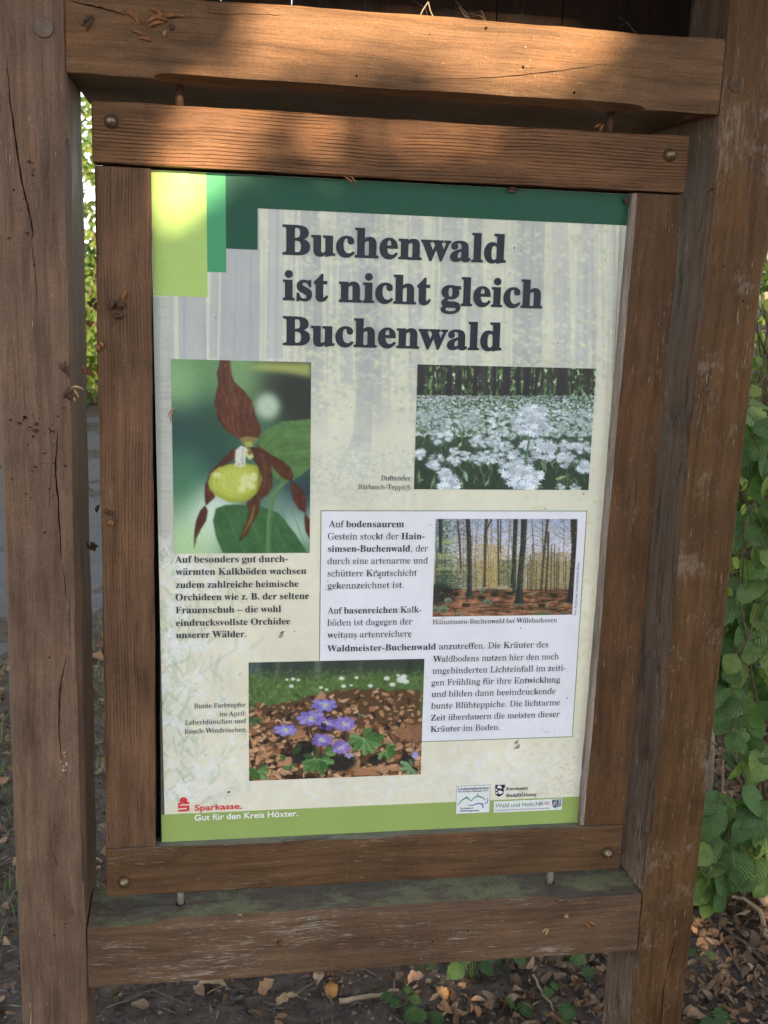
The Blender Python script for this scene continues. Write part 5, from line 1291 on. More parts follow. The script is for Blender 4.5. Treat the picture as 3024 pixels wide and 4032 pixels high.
fallen(955, 2156, .040, 1.9, (0.38, 0.22, 0.09), 'small amber leaf in the litter')
fallen(1115, 2178, .062, .2, (0.24, 0.16, 0.11), 'dull brown curled leaf in front of the litter')
fallen(322, 2120, .030, .5, (0.26, 0.14, 0.075), 'tiny reddish leaf close to the left post')
fallen(1435, 1985, .045, .8, (0.30, 0.17, 0.09), 'brown leaf beyond the right post') if False else None
M['twig'] = plain('brown twig', (0.13, 0.095, 0.07), .8, .2, .3, 60.0)
M['twig_pale'] = plain('pale twig', (0.30, 0.23, 0.17), .8, .2, .3, 60.0)
def stick(pts, r0, r1, label, mat='twig', lift=.012, name='twig'):
    P_ = [on_ground(*p) + Vector((0, 0, lift)) for p in pts]; Q = []
    for i in range(len(P_) - 1):
        for k in range(4): Q.append(P_[i].lerp(P_[i + 1], k / 4) + Vector((random.uniform(-1, 1), random.uniform(-1, 1), random.uniform(-.5, 1))) * .003)
    Q.append(P_[-1]); mb = MB(); n = len(Q); mb.tube(Q, [r0 + (r1 - r0) * i / (n - 1) for i in range(n)], 7)
    return tag(mb.build(name, M[mat], None, True), label, 'twig', 'twigs lying on the forest floor')
random.seed(31)
stick([(735, 2172), (800, 2162), (860, 2150)], .006, .004, 'thick short grey stick on bare soil below the rail', 'twig_pale')
stick([(640, 2165), (690, 2120), (720, 2180)], .003, .002, 'bent thin twig beside the rolled rust leaf')
stick([(1150, 2120), (1175, 2160), (1200, 2200)], .003, .0015, 'pale thin twig leading towards the right post', 'twig_pale')
stick([(8, 1990), (30, 1940)], .004, .003, 'dark twig left of the left post')
stick([(230, 2190), (330, 2150), (420, 2185)], .0025, .0015, 'wiry thin twig at the foot of the left post')
stick([(1660, 1968), (1600, 1905), (1572, 1858)], .020, .014, 'thick fallen branch lying on the bank behind the right post', 'twig_pale', .03, 'fallen_branch')['category'] = 'branch'
stick([(1655, 2040), (1640, 1985), (1610, 1960), (1580, 1955)], .006, .004, 'curved pale root loop below the fallen branch', 'twig_pale', .02)
stick([(1560, 2010), (1620, 2060), (1660, 2095)], .004, .003, 'long thin twig on the litter right of the right post')
stick([(1530, 1995), (1600, 2105), (1655, 2150)], .004, .003, 'dark twig running down the litter bank')

# ---- live leaves: broad toothed blade with pleated veins
def blade(L, Wd, rnd, lobes=11, droop=.18, fold=.16):
    vs = []; vein = []; fs = []
    n = lobes
    for i in range(n + 1):
        t = i / n; w_ = Wd * .5 * (math.sin(math.pi * min(1, (t * .93 + .05)) ** .78) ** .8) * (1.07 if i % 2 else .96)
        if i == n: w_ = .0008
        x = L * t; z = -droop * L * t * t; pl = .010 * L * (1 if i % 2 else -1)
        for q in (-1, -.5, 0, .5, 1):
            sk = .10 * L * abs(q) * (1 - t)
            vs.append((x + sk, w_ * q, z + fold * w_ * abs(q) + (pl if abs(q) > .4 else 0) - .10 * w_ * q * q)); vein.append((t - abs(q) * .12, abs(q)))
    for i in range(n):
        for k in range(4): a = i * 5 + k; fs.append((a, a + 5, a + 6, a + 1))
    return vs, fs, vein
class Leaves:
    def __init__(s): s.v = []; s.f = []; s.c = []
    def add(s, p, dirv, up, L, Wd, rnd, **kw):
        vs, fs, ve = blade(L, Wd, rnd, **kw)
        x = Vector(dirv).normalized(); z = Vector(up); z = (z - x * z.dot(x)).normalized(); y = z.cross(x)
        n = len(s.v); p = Vector(p)
        s.v += [p + x * a + y * b + z * c for a, b, c in vs]; s.f += [tuple(i + n for i in q) for q in fs]; s.c += ve
    def build(s, name, mat, parent):
        o = mesh(name, s.v, s.f, mat, parent, True)
        ca = o.data.color_attributes.new('vein', 'FLOAT_COLOR', 'POINT')
        ca.data.foreach_set('color', np.array([(a, b, 0, 1) for a, b in s.c], np.float32).ravel()); return o
M['hazel'] = leaf_mat('hazel leaves', [(0.075, 0.145, 0.052), (0.100, 0.190, 0.064), (0.125, 0.225, 0.075), (0.088, 0.165, 0.060), (0.115, 0.21, 0.070), (0.22, 0.29, 0.08), (0.08, 0.155, 0.056)], 0.5, 0.30, 0.4, True)
M['stem'] = plain('shrub stems', (0.12, 0.085, 0.055), .8, .2, .3, 60.0)
def shrub(name, base, label, stems, sprays, seed, size=(.07, .11), cat='shrub', mat='hazel', group=None):
    """stems: list of point lists; sprays: (point, radius, number of leaves, mean facing)"""
    rnd = random.Random(seed); base = Vector(base)
    t = thing(name, base, label, cat, group)
    for pts, r0, r1 in stems:
        mb = MB(); n = len(pts); mb.tube(pts, [r0 + (r1 - r0) * i / (n - 1) for i in range(n)], 7); mb.build('stem', M['stem'], t, True)
    lv = Leaves(); tw = MB()
    for c_, rad, k, face in sprays:
        c_ = Vector(c_)
        for i in range(k):
            p = c_ + Vector((rnd.uniform(-1, 1) * rad[0], rnd.uniform(-1, 1) * rad[1], rnd.uniform(-1, 1) * rad[2]))
            L = rnd.uniform(*size) * (1 if rnd.random() > .35 else rnd.uniform(.45, .75)); d_ = Vector((rnd.uniform(-1, 1), rnd.uniform(-.7, .3), rnd.uniform(-1.0, -.05)))
            up = Vector(face) + Vector((rnd.uniform(-.9, .9), rnd.uniform(-.5, .6), rnd.uniform(-.7, .8)))
            lv.add(p, d_, up, L, L * rnd.uniform(.72, .92), rnd, droop=rnd.uniform(.02, .25), fold=rnd.uniform(.02, .22))
            tw.tube([p, p - d_.normalized() * L * .4 + Vector((0, .01, .012))], [.0011, .0014], 4)
    lv.build('foliage', M[mat], t); tw.build('leaf_stalks', M['stem'], t)
    return t
FACE = (-.15, -.85, .55)
def D3(x, y, Y): return dy(x, y, Y)
# hazel hanging in from the right behind the post
b1 = on_ground(1640, 1800)
shrub('hazel_shrub', b1, 'green hazel shrub with broad toothed leaves beside the right post',
      [([b1, D3(1610, 1500, .72), D3(1625, 1330, .7), D3(1645, 1180, .7)], .007, .003), ([b1 + Vector((.02, .0, 0)), D3(1640, 1560, .6), D3(1600, 1300, .6), D3(1610, 1120, .62)], .0035, .0018), ([b1 + Vector((.03, 0, 0)), D3(1575, 1620, .6), D3(1600, 1420, .58), D3(1650, 1290, .6)], .003, .0016), ([b1 + Vector((.05, .05, 0)), D3(1600, 1640, .75), D3(1572, 1480, .72)], .004, .002), ([b1 + Vector((.1, .1, 0)), D3(1680, 1400, .8), D3(1690, 900, .8), D3(1680, 600, .85)], .008, .004)],
      [(D3(1640, 930, .66), (.05, .06, .06), 17, FACE), (D3(1655, 1080, .64), (.07, .07, .09), 24, FACE), (D3(1640, 1210, .60), (.07, .05, .05), 13, FACE), (D3(1585, 1300, .66), (.07, .06, .06), 11, FACE), (D3(1640, 1330, .66), (.06, .06, .06), 13, FACE), (D3(1575, 1390, .60), (.05, .05, .05), 8, FACE),
       (D3(1630, 1420, .62), (.06, .05, .05), 11, FACE), (D3(1580, 1480, .58), (.04, .05, .04), 7, FACE), (D3(1630, 1520, .64), (.05, .05, .04), 8, FACE), (D3(1600, 1560, .62), (.05, .04, .03), 5, FACE), (D3(1625, 1620, .62), (.06, .05, .035), 9, FACE), (D3(1650, 1470, .64), (.05, .05, .06), 10, FACE), (D3(1560, 1430, .6), (.03, .04, .05), 6, FACE), (D3(1690, 1200, .66), (.08, .07, .25), 37, FACE)], 41, (.055, .105))
bs = on_ground(1700, 1830)
sp_ = thing('beech_sapling', bs, 'thin sapling with small sunlit leaves behind the upper right post', 'sapling')
rnd = random.Random(55); mb = MB(); mb.tube([bs, D3(1690, 1300, 1.15), D3(1660, 800, 1.25), D3(1690, 300, 1.3)], [.012, .010, .007, .003], 8); mb.build('stem', M['stem'], sp_, True)
lb_ = Leaves(); mb = MB()
for i in range(420):
    p = D3(rnd.uniform(1560, 1800), rnd.uniform(380, 1250), rnd.uniform(1.0, 1.5)); L = rnd.uniform(.022, .05)
    lb_.add(p, (rnd.uniform(-1, 1), rnd.uniform(-.7, .4), rnd.uniform(-.9, .2)), (rnd.uniform(-.7, .7), -.6, rnd.uniform(-.2, .9)), L, L * rnd.uniform(.5, .75), rnd, lobes=7)
    if i % 9 == 0: mb.tube([p, p + Vector((rnd.uniform(-.06, .06), .03, -.09)), D3(1675, 950 + rnd.uniform(-350, 250), 1.22)], [.0012, .002, .003], 5)
mb.build('twigs', M['stem'], sp_, True)
M['sapling'] = leaf_mat('sapling leaves', [(0.06, 0.10, 0.03), (0.10, 0.16, 0.04), (0.16, 0.21, 0.05), (0.24, 0.27, 0.07), (0.08, 0.13, 0.035)], 0.5, 0.45, 0.4)
lb_.build('foliage', M['sapling'], sp_)
b2 = on_ground(1650, 1900)
shrub('bramble_shrub', b2, 'low leafy bush in front of the fallen branch right of the post',
      [([b2, D3(1630, 1780, .62), D3(1600, 1700, .6)], .004, .002), ([b2 + Vector((.06, 0, 0)), D3(1660, 1760, .6), D3(1650, 1690, .6)], .004, .002)],
      [(D3(1560, 1760, .55), (.05, .04, .05), 11, FACE), (D3(1625, 1720, .56), (.07, .05, .05), 13, FACE), (D3(1640, 1790, .56), (.06, .05, .05), 13, FACE), (D3(1550, 1840, .52), (.045, .04, .045), 11, FACE), (D3(1600, 1830, .54), (.05, .04, .04), 9, FACE), (D3(1655, 1850, .54), (.04, .04, .05), 8, FACE), (D3(1540, 1890, .50), (.03, .03, .03), 6, FACE), (D3(1690, 1780, .56), (.05, .05, .10), 15, FACE)], 43, (.06, .105))
# pale bare shoots behind the post
st = thing('bare_shoot_clump', on_ground(1535, 1700), 'pale bare shoots standing behind the right post', 'shoots')
for a, b, r_ in (((1528, 1770), (1540, 1500), .009), ((1555, 1760), (1562, 1640), .004), ((1590, 1700), (1600, 1640), .003)):
    mb = MB(); p0 = on_ground(*a); p1 = dy(b[0], b[1], p0.y + .02); mb.tube([p0, p0.lerp(p1, .5) + Vector((.004, 0, 0)), p1], [r_, r_ * .9, r_ * .7], 8); mb.build('shoot', M['twig_pale'], st, True)

# ---- seedlings under the rail
SG = 'green seedlings growing in the leaf litter'
def seedling(px, py, leaves, label, seed, hgt=.05, size=(.03, .05)):
    rnd = random.Random(seed); hgt *= .8; size = (size[0] * .72, size[1] * .72); p = on_ground(px, py); t = thing('seedling', p, label, 'seedling', SG)
    lv = Leaves(); mb = MB()
    for i in range(leaves):
        a = rnd.uniform(0, 6.28); h = hgt * rnd.uniform(.5, 1.1); q = p + Vector((math.cos(a) * h * .5, math.sin(a) * h * .3, h))
        mb.tube([p, p.lerp(q, .6) + Vector((0, 0, h * .1)), q], [.0013, .001, .0008], 5)
        L = rnd.uniform(*size); lv.add(q, (math.cos(a), math.sin(a) * .6 - .5, -.35), (-.05, -.45, 1), L, L * rnd.uniform(.7, .9), rnd, lobes=8, droop=.15)
    mb.build('stem', M['seed'], t, True); lv.build('foliage', M['seed'], t); return t
M['seed'] = leaf_mat('seedling leaves', [(0.05, 0.105, 0.035), (0.07, 0.14, 0.045), (0.10, 0.18, 0.055)], 0.5, 0.3, 0.4, True)
for i, (x, y, n, lb, h, sz) in enumerate(((1020, 2118, 5, 'bushy seedling with broad leaves just under the bottom rail', .07, (.045, .07)), (1085, 2100, 4, 'seedling with two bright leaves right of the bushy one', .07, (.04, .055)), (905, 2100, 3, 'narrow upright seedling left of the bushy one', .06, (.025, .04)),
                                     (857, 2165, 3, 'small seedling with round leaves over bare soil', .04, (.03, .045)), (872, 2178, 3, 'tiny seedling below the round leaved one', .03, (.03, .04)), (920, 2200, 4, 'seedling with large leaves at the bottom edge', .04, (.045, .065)), (1105, 2200, 3, 'seedling with a folded leaf in the lower litter', .05, (.04, .055)),
                                     (1192, 2200, 2, 'seedling with one long leaf lying sideways', .03, (.06, .08)), (1175, 2160, 2, 'thin seedling in front of the right post foot', .05, (.03, .04)), (1272, 2100, 2, 'seedling beside the grey foot of the right post', .05, (.05, .06)), (1525, 2215, 4, 'broad leaved seedling right of the right post foot', .05, (.06, .085)), (1508, 2085, 2, 'thin green sprout against the right post', .05, (.03, .04)))):
    seedling(x, y, n, lb, 60 + i, h, sz)
# sparse grass left of the board
M['grass'] = leaf_mat('grass blades', [(0.06, 0.11, 0.03), (0.10, 0.16, 0.05), (0.16, 0.20, 0.07), (0.24, 0.24, 0.12)], 0.6, 0.2)
rnd = random.Random(77); mb = MB()
for i in range(2600):
    x = rnd.uniform(-1.7, -.35); y = rnd.uniform(.7, 3.2)
    if on_road(x, y): continue
    z = ground_h(x, y); h = rnd.uniform(.02, .07); a = rnd.uniform(0, 6.28); l = h * rnd.uniform(.3, 1.1); w_ = .0018
    d_ = Vector((math.cos(a), math.sin(a), 0)); n_ = Vector((-d_.y, d_.x, 0)) * w_; p = Vector((x, y, z))
    mb.add([p - n_, p + n_, p + d_ * l * .4 + Vector((0, 0, h * .7)) + n_ * .7, p + d_ * l * .4 + Vector((0, 0, h * .7)) - n_ * .7, p + d_ * l + Vector((0, 0, h))], [(0, 1, 2, 3), (3, 2, 4)])
o_ = mb.build('verge_grass', M['grass']); o_['kind'] = 'stuff'; tag(o_, 'thin grass growing on the road verge left of the board', 'grass')

# ---- trees
M['bark'] = plain('beech bark', (0.20, 0.185, 0.16), .85, .2, .3, 14.0, bump=.4)
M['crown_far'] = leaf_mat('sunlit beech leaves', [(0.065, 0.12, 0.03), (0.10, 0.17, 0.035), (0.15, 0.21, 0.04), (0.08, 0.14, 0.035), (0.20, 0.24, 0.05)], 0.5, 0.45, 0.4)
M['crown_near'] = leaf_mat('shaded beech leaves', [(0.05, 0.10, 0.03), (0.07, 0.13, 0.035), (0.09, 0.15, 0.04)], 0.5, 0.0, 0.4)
def small_leaf(mb, p, s_, rnd, m=0, ctr=False):
    u = Vector((rnd.gauss(0, 1), rnd.gauss(0, 1), rnd.gauss(0, 1))).normalized(); v = u.cross(Vector((rnd.gauss(0, 1), rnd.gauss(0, 1), rnd.gauss(0, 1)))).normalized(); n_ = u.cross(v)
    L, w_ = s_, s_ * .6
    if ctr: p = p - u * L * .5
    mb.add([p, p + u * L * .3 + v * w_ * .45 + n_ * L * .06, p + u * L * .7 + v * w_ * .4 + n_ * L * .05, p + u * L, p + u * L * .7 - v * w_ * .4 + n_ * L * .05, p + u * L * .3 - v * w_ * .45 + n_ * L * .06], [(0, 1, 2, 3), (0, 3, 4, 5)], m)
def tree(name, base, height, rad, nleaf, ls, label, seed, low=.18, group=None, clumps=26, lean=(0, 0), trunk=.14):
    rnd = random.Random(seed); base = Vector(base); t = thing(name, base, label, 'tree', group)
    tp = base + Vector((lean[0], lean[1], height * .8)); mb = MB()
    mb.tube([base - Vector((0, 0, .2)), base.lerp(tp, .3) + Vector((.05, 0, 0)), base.lerp(tp, .65) - Vector((.06, 0, 0)), tp], [trunk * 1.25, trunk, trunk * .7, trunk * .25], 10)
    cs = []
    for i in range(clumps):
        h = height * (low + (1 - low) * rnd.random()); k = math.sin(math.pi * min(1, (h / height - low) / (1 - low) * .75 + .22)); a = rnd.uniform(0, 6.28); q = rad * k * math.sqrt(rnd.random())
        c_ = base + Vector((lean[0] * h / height + q * math.cos(a), lean[1] * h / height + q * math.sin(a), h)); cs.append((c_, rad * rnd.uniform(.22, .42)))
        s0 = base.lerp(tp, min(.95, max(.15, h / height * .85))); mb.tube([s0, s0.lerp(c_, .5) + Vector((0, 0, .12)), c_], [trunk * .22, trunk * .14, trunk * .05], 6)
    mb.build('trunk', M['bark'], t, True)
    lb = MB()
    for i in range(nleaf):
        c_, r_ = rnd.choice(cs); g = Vector((rnd.gauss(0, .5), rnd.gauss(0, .5), rnd.gauss(0, .36))) * r_
        small_leaf(lb, c_ + g, ls * rnd.uniform(.7, 1.3), rnd)
    lb.build('crown', M['crown_far'], t); return t
TG = 'trees beyond the road and the shrub'
LAB = ['tall beech beyond the road seen through the left gap', 'second beech behind the road with a low crown', 'young tree at the road edge far left', 'beech standing furthest back on the left', 'sunlit beech on the right behind the hazel shrub', 'yellow green tree furthest right beyond the shrub', 'bushy young tree between hazel and back wood', 'slim beech straight behind the board', 'broad beech behind the board on the right']
for i, (x, y, h, r_, n, ls) in enumerate(((-3.0, 11.8, 9, 2.4, 5200, .12), (-0.5, 13.6, 8, 2.2, 5200, .12), (-5.0, 10.5, 6, 2.0, 3600, .12), (-3.4, 17.5, 12, 3.6, 4200, .16), (3.0, 4.6, 6, 1.6, 5200, .09), (4.6, 5.4, 7, 2.0, 5200, .10), (2.4, 3.4, 3.2, 1.0, 3600, .075), (0.8, 15.0, 11, 3, 2600, .16), (5.2, 11.0, 11, 3, 3600, .15))):
    tree('beech_tree', (x, y, ground_h(x, y)), h, r_, n, ls, LAB[i], 100 + i, .10 if i in (1, 2, 6) else .2, TG, 30)
# the wood all round, far enough to read as one mass
def far_wood():
    rnd = random.Random(17); lb = MB()
    for i in range(130):
        a = rnd.uniform(0, 6.283); q = rnd.uniform(27, 44); x, y = q * math.sin(a), q * math.cos(a); h = rnd.uniform(7, 11); z = ground_h(x, y)
        if on_road(x, y) or abs(a - 6.283 + .10) < .10: continue
        lb.tube([(x, y, z - .3), (x + rnd.uniform(-.3, .3), y, z + h * .5), (x + rnd.uniform(-.5, .5), y, z + h)], [.26, .2, .06], 6, 1)
        for k in range(150):
            c_ = Vector((x + rnd.gauss(0, 1.7), y + rnd.gauss(0, 1.7), z + h * (.10 + .95 * rnd.random() ** .75))); small_leaf(lb, c_, rnd.uniform(.35, .75), rnd)
    o = lb.build('far_wood', (M['crown_far'], M['bark'])); o['kind'] = 'stuff'; return tag(o, 'distant green beech wood closing off the view all round', 'woodland')
far_wood()
# undergrowth along the far road edge
def hedge(name, pts, n, ls, label, seed, hgt, mat='crown_far'):
    rnd = random.Random(seed); b0 = Vector((*pts[0], ground_h(*pts[0]))); t = thing(name, b0, label, 'bush', 'bushes along the far road edge'); lb = MB(); st_ = MB()
    for i in range(n):
        k = rnd.random() * (len(pts) - 1); a = Vector(pts[int(k)] + (0,)).lerp(Vector(pts[int(k) + 1] + (0,)), k % 1); h = hgt * rnd.random() ** .7
        p = Vector((a.x + rnd.gauss(0, .3), a.y + rnd.gauss(0, .3), ground_h(a.x, a.y) + h * (.8 + .3 * math.sin(a.x * 4 + a.y)))); small_leaf(lb, p, ls * rnd.uniform(.7, 1.3), rnd)
        if i % 60 == 0: q = Vector((a.x, a.y, ground_h(a.x, a.y))); st_.tube([q, q.lerp(p, .6), p], [.012, .008, .003], 5)
    st_.build('stems', M['stem'], t, True); lb.build('foliage', M[mat], t); return t
hedge('roadside_bush', [(-4.2, 9.6), (-2.6, 10.0), (-1.2, 10.6)], 5200, .09, 'green undergrowth along the far edge of the road', 7, 1.5)
hedge('roadside_bush', [(-3.2, 11.2), (-1.9, 11.6), (-0.9, 12.0)], 3600, .10, 'taller leafy bush rising above the undergrowth in the left gap', 21, 3.0)
hedge('roadside_bush', [(-0.8, 10.4), (1.4, 11.5), (3.5, 12.0)], 2600, .10, 'undergrowth hidden behind the board across the road', 8, 1.5)
hedge('roadside_bush', [(1.9, 2.6), (2.8, 3.0), (3.8, 3.2)], 4200, .07, 'sunlit undergrowth up the bank right of the board', 10, 1.0)
# ---- unseen tree added behind the viewer; gaps cut so sun flecks hit the board
def plane_pt(p, Y=0.0):
    t = (p.y - Y) / SDIR.y; return Vector((p.x - SDIR.x * t, Y, p.z - SDIR.z * t))
def poly_xz(pts): return [(q.x, q.z) for q in (dy(x, y, 0.0) for x, y in pts)]
GAPS = [(poly_xz(pts), keep) for pts, keep in (
    ([(560, -60), (1300, -60), (1345, 90), (1250, 180), (1180, 215), (960, 200), (900, 150), (700, 165), (470, 170), (520, 90)], 0.0),
    ([(420, 200), (600, 230), (560, 300), (490, 370), (400, 450), (330, 480), (350, 370)], 0.02),
    ([(650, 230), (1060, 270), (1030, 420), (960, 440), (800, 330), (690, 420), (600, 400)], 0.16))]
for gx, gy, rx, rz in ((1600, 1880, .055, .030), (1645, 1905, .04, .02), (1600, 2025, .05, .022), (1628, 2062, .055, .022), (1652, 2105, .045, .02), (1640, 1960, .035, .012), (1625, 2170, .03, .014), (1660, 2190, .04, .02), (1030, 2088, .05, .012), (1120, 2095, .04, .012), (860, 2085, .03, .009), (1060, 2130, .022, .010), (985, 2092, .02, .009), (950, 2120, .018, .008), (700, 2078, .03, .007)):
    b_ = plane_pt(on_ground(gx, gy)); GAPS.append(([(b_.x + rx * (2.2 if gx > 1500 else 1.7) * math.cos(k * .785), b_.z + rz * (3.4 if gx > 1500 else 2.6) * math.sin(k * .785)) for k in range(8)], 0.0))
for px, py, Y, rr in ((1640, 1205, .60, .022), (1560, 1800, .52, .014), (1600, 1330, .62, .014), (1655, 880, .66, .03), (1630, 700, 1.1, .08), (1645, 900, 1.1, .06), (1635, 1050, .65, .03)):
    b_ = plane_pt(dy(px, py, Y)); GAPS.append(([(b_.x + rr * math.cos(k * .785), b_.z + rr * math.sin(k * .785)) for k in range(8)], 0.04))
def inside(x, z, pl):
    r_ = False
    for (ax, az), (bx, bz) in zip(pl, pl[1:] + pl[:1]):
        if (az > z) != (bz > z) and x < ax + (z - az) * (bx - ax) / (bz - az): r_ = not r_
    return r_
BOX = [(min(p[0] for p in pl) - .05, max(p[0] for p in pl) + .05, min(p[1] for p in pl) - .05, max(p[1] for p in pl) + .05) for pl, k in GAPS]
def shade_tree():
    rnd = random.Random(5)
    U = Vector((SDIR.y, -SDIR.x, 0)).normalized() * -1; V = U.cross(SDIR).normalized()
    if V.z < 0: V = -V
    base = Vector((2.3, -8.2, GZ)); t = thing('beech_tree', base, 'unseen beech behind the viewer, crown shaped to shade the board', 'tree', TG)
    lb = MB(); n = 0
    while n < 62000:
        q = SDIR * rnd.uniform(6.6, 8.2) + U * rnd.uniform(-1.5, 2.6) + V * rnd.uniform(-1.7, 1.15)
        b = plane_pt(q); keep = 1.0; sz = rnd.uniform(.075, .115)
        near = False
        for (pl, k), bb in zip(GAPS, BOX):
            if .40 < b.x < .62 and b.z < -.7: break           # the post's own foot stays in shade
            if not (bb[0] < b.x < bb[1] and bb[2] < b.z < bb[3]): continue
            pr_ = [inside(b.x + ox * .045, b.z + oz * .045, pl) for ox, oz in ((0, 0), (1, 0), (-1, 0), (0, 1), (0, -1))]
            if k < .1 and any(pr_):
                if pr_[0]: keep = min(keep, k)
                sz = .045; near = True
            elif pr_[0]:
                keep = min(keep, k)
                if k > .3: keep = .95; sz = .062
        if rnd.random() > keep: continue
        small_leaf(lb, q, sz, rnd, ctr=True); n += 1
    for i in range(16000):                                    # upper crown, added to shade the road beyond the board
        q = SDIR * rnd.uniform(6.6, 8.4) + U * rnd.uniform(-1.6, 1.7) + V * rnd.uniform(1.1, 3.3); small_leaf(lb, q, rnd.uniform(.10, .15), rnd, ctr=True)
    lb.build('crown', M['crown_near'], t)
    mb = MB(); tp = base + Vector((-.4, .6, 5.2)); mb.tube([base - Vector((0, 0, .3)), base.lerp(tp, .4) + Vector((.1, 0, 0)), base.lerp(tp, .75), tp], [.2, .16, .11, .04], 12)
    for i in range(9):
        s0 = base.lerp(tp, .45 + .055 * i); e = SDIR * 7.9 + U * rnd.uniform(1.0, 2.4) + V * rnd.uniform(-1.6, 2.6); mb.tube([s0, s0.lerp(e, .5) + Vector((0, 0, .15)), e], [.05, .03, .01], 6)
    mb.build('trunk', M['bark'], t, True)
shade_tree()

# ---- husks and bud scales caught on the timber and the poster
HG = 'dry husks and bud scales caught on the timber'
def husk(px, py, Y, L, Wd, ang, label, mat='husk', depth=.5, n=1, name='dry_husk'):
    p = dy(px, py, Y); rnd = random.Random(int(px * 13 + py)); mb = MB()
    for k in range(n):
        off = Vector((rnd.uniform(-1, 1) * L * .5, 0, rnd.uniform(-1, 1) * L * .35)) if k else Vector((0, 0, 0)); a = ang + (rnd.uniform(-.7, .7) if k else 0); rings = []
        l = L * (rnd.uniform(.5, 1) if k else 1)
        for i in range(7):
            t = i / 6; r_ = Wd * .5 * (math.sin(math.pi * min(.995, .02 + .98 * t)) ** .7 + .03) * rnd.uniform(.85, 1.15)
            cx = l * (t - .5); cz = .12 * l * math.sin(math.pi * t); c_ = p + off + Vector((cx * math.cos(a) - cz * math.sin(a), -.0015 - r_ * depth, cx * math.sin(a) + cz * math.cos(a)))
            ax = Vector((-math.sin(a), 0, math.cos(a))); rings.append([c_ + ax * r_ * math.cos(b) + Vector((0, r_ * depth * math.sin(b), 0)) for b in [2 * math.pi * q / 8 for q in range(8)]])
        mb.loft(rings)
    return tag(mb.build(name, M[mat], None, True), label, 'plant debris', HG)
husk(270, 641, 0, .020, .006, 1.2, 'pointed red-brown bud scale on the left frame board')
for x, y, lb in ((243, 660, 'left ball of the three fuzzy husks on the left board'), (262, 660, 'right ball of the three fuzzy husks on the left board'), (255, 684, 'lowest ball of the three fuzzy husks on the left board')): husk(x, y, 0, .0095, .008, .3, lb, 'husk_dark', .8, 5)
husk(237, 1108, 0, .011, .007, .2, 'fuzzy dark husk low on the left frame board', 'husk_dark', .8, 4); husk(243, 1128, 0, .010, .007, 1.9, 'flake hanging below the fuzzy dark husk', 'husk', .6, 2)
husk(218, 745, 0, .013, .007, -1.1, 'brown bud scale at the outer edge of the left board', 'husk', .5, 2)
husk(292, 36, YF, .030, .0045, -.5, 'long split husk at the top left of the top rail', 'husk', .5, 3); husk(350, 40, YF, .034, .006, .1, 'bundle of splintered husks on the top rail', 'husk', .6, 6); husk(190, 45, YF, .022, .005, .7, 'small forked husk next to the left post on the top rail', 'husk_dark', .5, 2)
husk(300, 75, YF, .022, .005, -.4, 'brown scale below the long split husk', 'husk', .5, 2); husk(372, 62, YF, .009, .006, .3, 'two tiny round seeds on the top rail', 'husk_dark', .8, 2); husk(357, 73, YF, .009, .005, 1.3, 'pale crumb below the round seeds', 'husk_pale', .6, 1)
husk(752, 392, 0, .022, .0025, -.7, 'thin bent stalk hanging from the top board', 'husk', .6, 2); husk(1105, 415, .014, .014, .005, -.1, 'brown shred over the dark green band', 'husk_dark', .6, 3); husk(1353, 432, .014, .011, .005, .9, 'dead insect in the top right corner of the poster', 'husk_dark', .6, 3)
husk(372, 890, YP - .002, .022, .0022, .85, 'straw coloured bud scale stuck on the poster beside the orchid', 'husk_pale', .5, 2)
husk(146, 850, YF, .016, .006, .9, 'crumbled clump of webbed debris on the left post edge', 'husk_dark', .7, 5); husk(160, 848, YF, .022, .003, -.9, 'spidery husk on the chamfer of the left post', 'husk_pale', .6, 3); husk(150, 800, YF, .020, .0035, 1.5, 'long webbed husk above the crumbled clump', 'husk_dark', .6, 3)
husk(202, 1180, .06, .017, .005, 1.9, 'dark curled leaf shred hanging in the left gap', 'husk_dark', .6, 4); husk(199, 655, .02, .013, .005, 1.3, 'shred of leaf in a web at the frame edge', 'husk_dark', .6, 4); husk(196, 700, .02, .012, .005, .5, 'bud scale in a web beside the frame edge', 'husk', .6, 2); husk(199, 795, .02, .022, .005, 1.6, 'hanging pair of scales in the left gap', 'husk', .6, 4)
husk(212, 1098, .03, .013, .006, 1.2, 'black flake in front of the road in the left gap', 'husk_dark', .5, 1); husk(1480, 245, .0, .018, .006, .3, 'webbed crumbs in the upper right corner', 'husk_dark', .7, 4); husk(1300, 278, .02, .016, .005, 1.1, 'dangling scale above the top board', 'husk', .6, 2)
husk(1182, 2012, YF, .014, .004, 1.2, 'little dry stalk on the bottom rail face', 'husk_pale', .5, 2); husk(1268, 2000, YF, .018, .006, -.8, 'curled scale on the bottom rail near the right post', 'husk', .6, 2); husk(1222, 1978, YF, .010, .003, .6, 'straw bit on the bottom rail', 'husk_pale', .5, 2); husk(605, 2032, YF, .009, .005, 1.1, 'dark seed on the bottom rail', 'husk_dark', .7, 1)
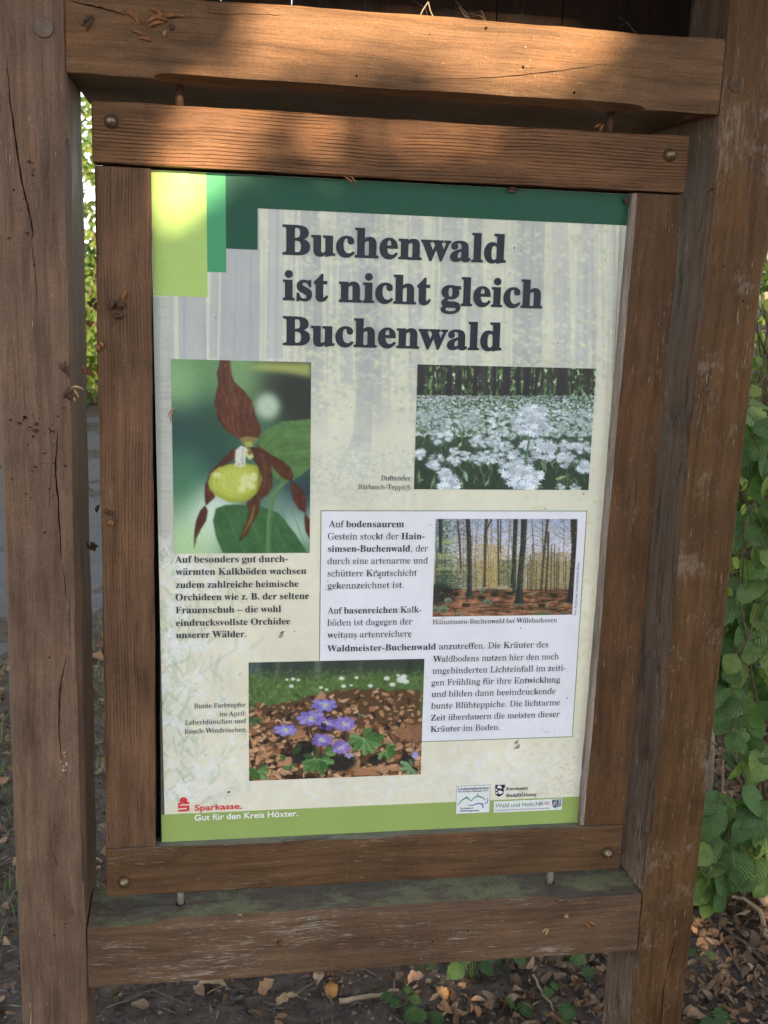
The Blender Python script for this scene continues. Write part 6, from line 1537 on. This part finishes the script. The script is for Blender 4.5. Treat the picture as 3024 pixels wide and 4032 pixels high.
def crumb_on(px, py, Z, L, label, mat):
    p = dz(px, py, Z); rnd = random.Random(int(px)); vs, fs = leaf_pts(L, L * .45, .8, .2, rnd, 4); mb = MB(); vs = xform(vs, p + Vector((0, 0, .003)), rnd.uniform(-.6, .6), .1, .1)
    mb.add(vs, fs); mb.add([v - Vector((0, 0, .0008)) for v in vs], [tuple(reversed(q)) for q in fs]); return tag(mb.build('dry_husk', M[mat], None, True), label, 'plant debris', HG)
for x, y, L, lb, mt in ((570, 1800, .012, 'brown scale on the ledge below the slogan', 'husk'), (640, 1795, .010, 'scale on the ledge right of the slogan', 'husk'), (742, 1789, .010, 'tiny scale mid ledge', 'husk_dark'), (955, 1779, .016, 'curled brown scale on the ledge below the logos', 'husk'), (870, 1783, .014, 'flat brown scale on the ledge left of the logos', 'husk'), (1140, 1770, .012, 'white petal on the ledge', 'husk_pale'), (905, 1781, .012, 'double scale on the ledge', 'husk')):
    crumb_on(x, y, -.5215, L, lb, mt)
crumb_on(519, 1983, -.6375, .010, 'straw coloured flake on the mossy rail top', 'husk_pale'); crumb_on(438, 1957, -.6375, .010, 'orange flake beside the left peg', 'husk')
mb = MB(); p = dz(508, 1922, -.6375); mb.tube([p + Vector((-.022, .01, .022)), p + Vector((-.008, 0, .008)), p + Vector((.006, -.01, .003))], .0012, 5)
tag(mb.build('pine_needle', M['husk_dark'], None, True), 'dark needle leaning on the mossy rail top', 'plant debris', HG)
# cobweb threads above the top rail and in the gap
M['web'] = plain('cobweb thread', (0.22, 0.19, 0.15), .6, .3, .2, 40.0)
rnd = random.Random(6); mb = MB()
for i in range(9):
    x = rnd.uniform(860, 1100) if i < 7 else rnd.uniform(1150, 1500); p = dy(x, 20 + (x - 860) * .068, -.01); p.z = .7392; mb.tube([p, p + Vector((rnd.uniform(-.008, .008), .05, rnd.uniform(.010, .030))), p + Vector((rnd.uniform(-.012, .012), .11, rnd.uniform(.03, .06)))], .00014, 4)
for a, b in (((905, 40), (925, 4)), ((925, 4), (938, 42))):
    mb.tube([dy(*a, -.02), dy((a[0] + b[0]) / 2 - 2, (a[1] + b[1]) / 2, -.02), dy(*b, -.02)], .0009, 5)
o_ = mb.build('cobwebs', M['web']); tag(o_, 'wispy cobweb threads stretched above the top rail', 'cobweb')
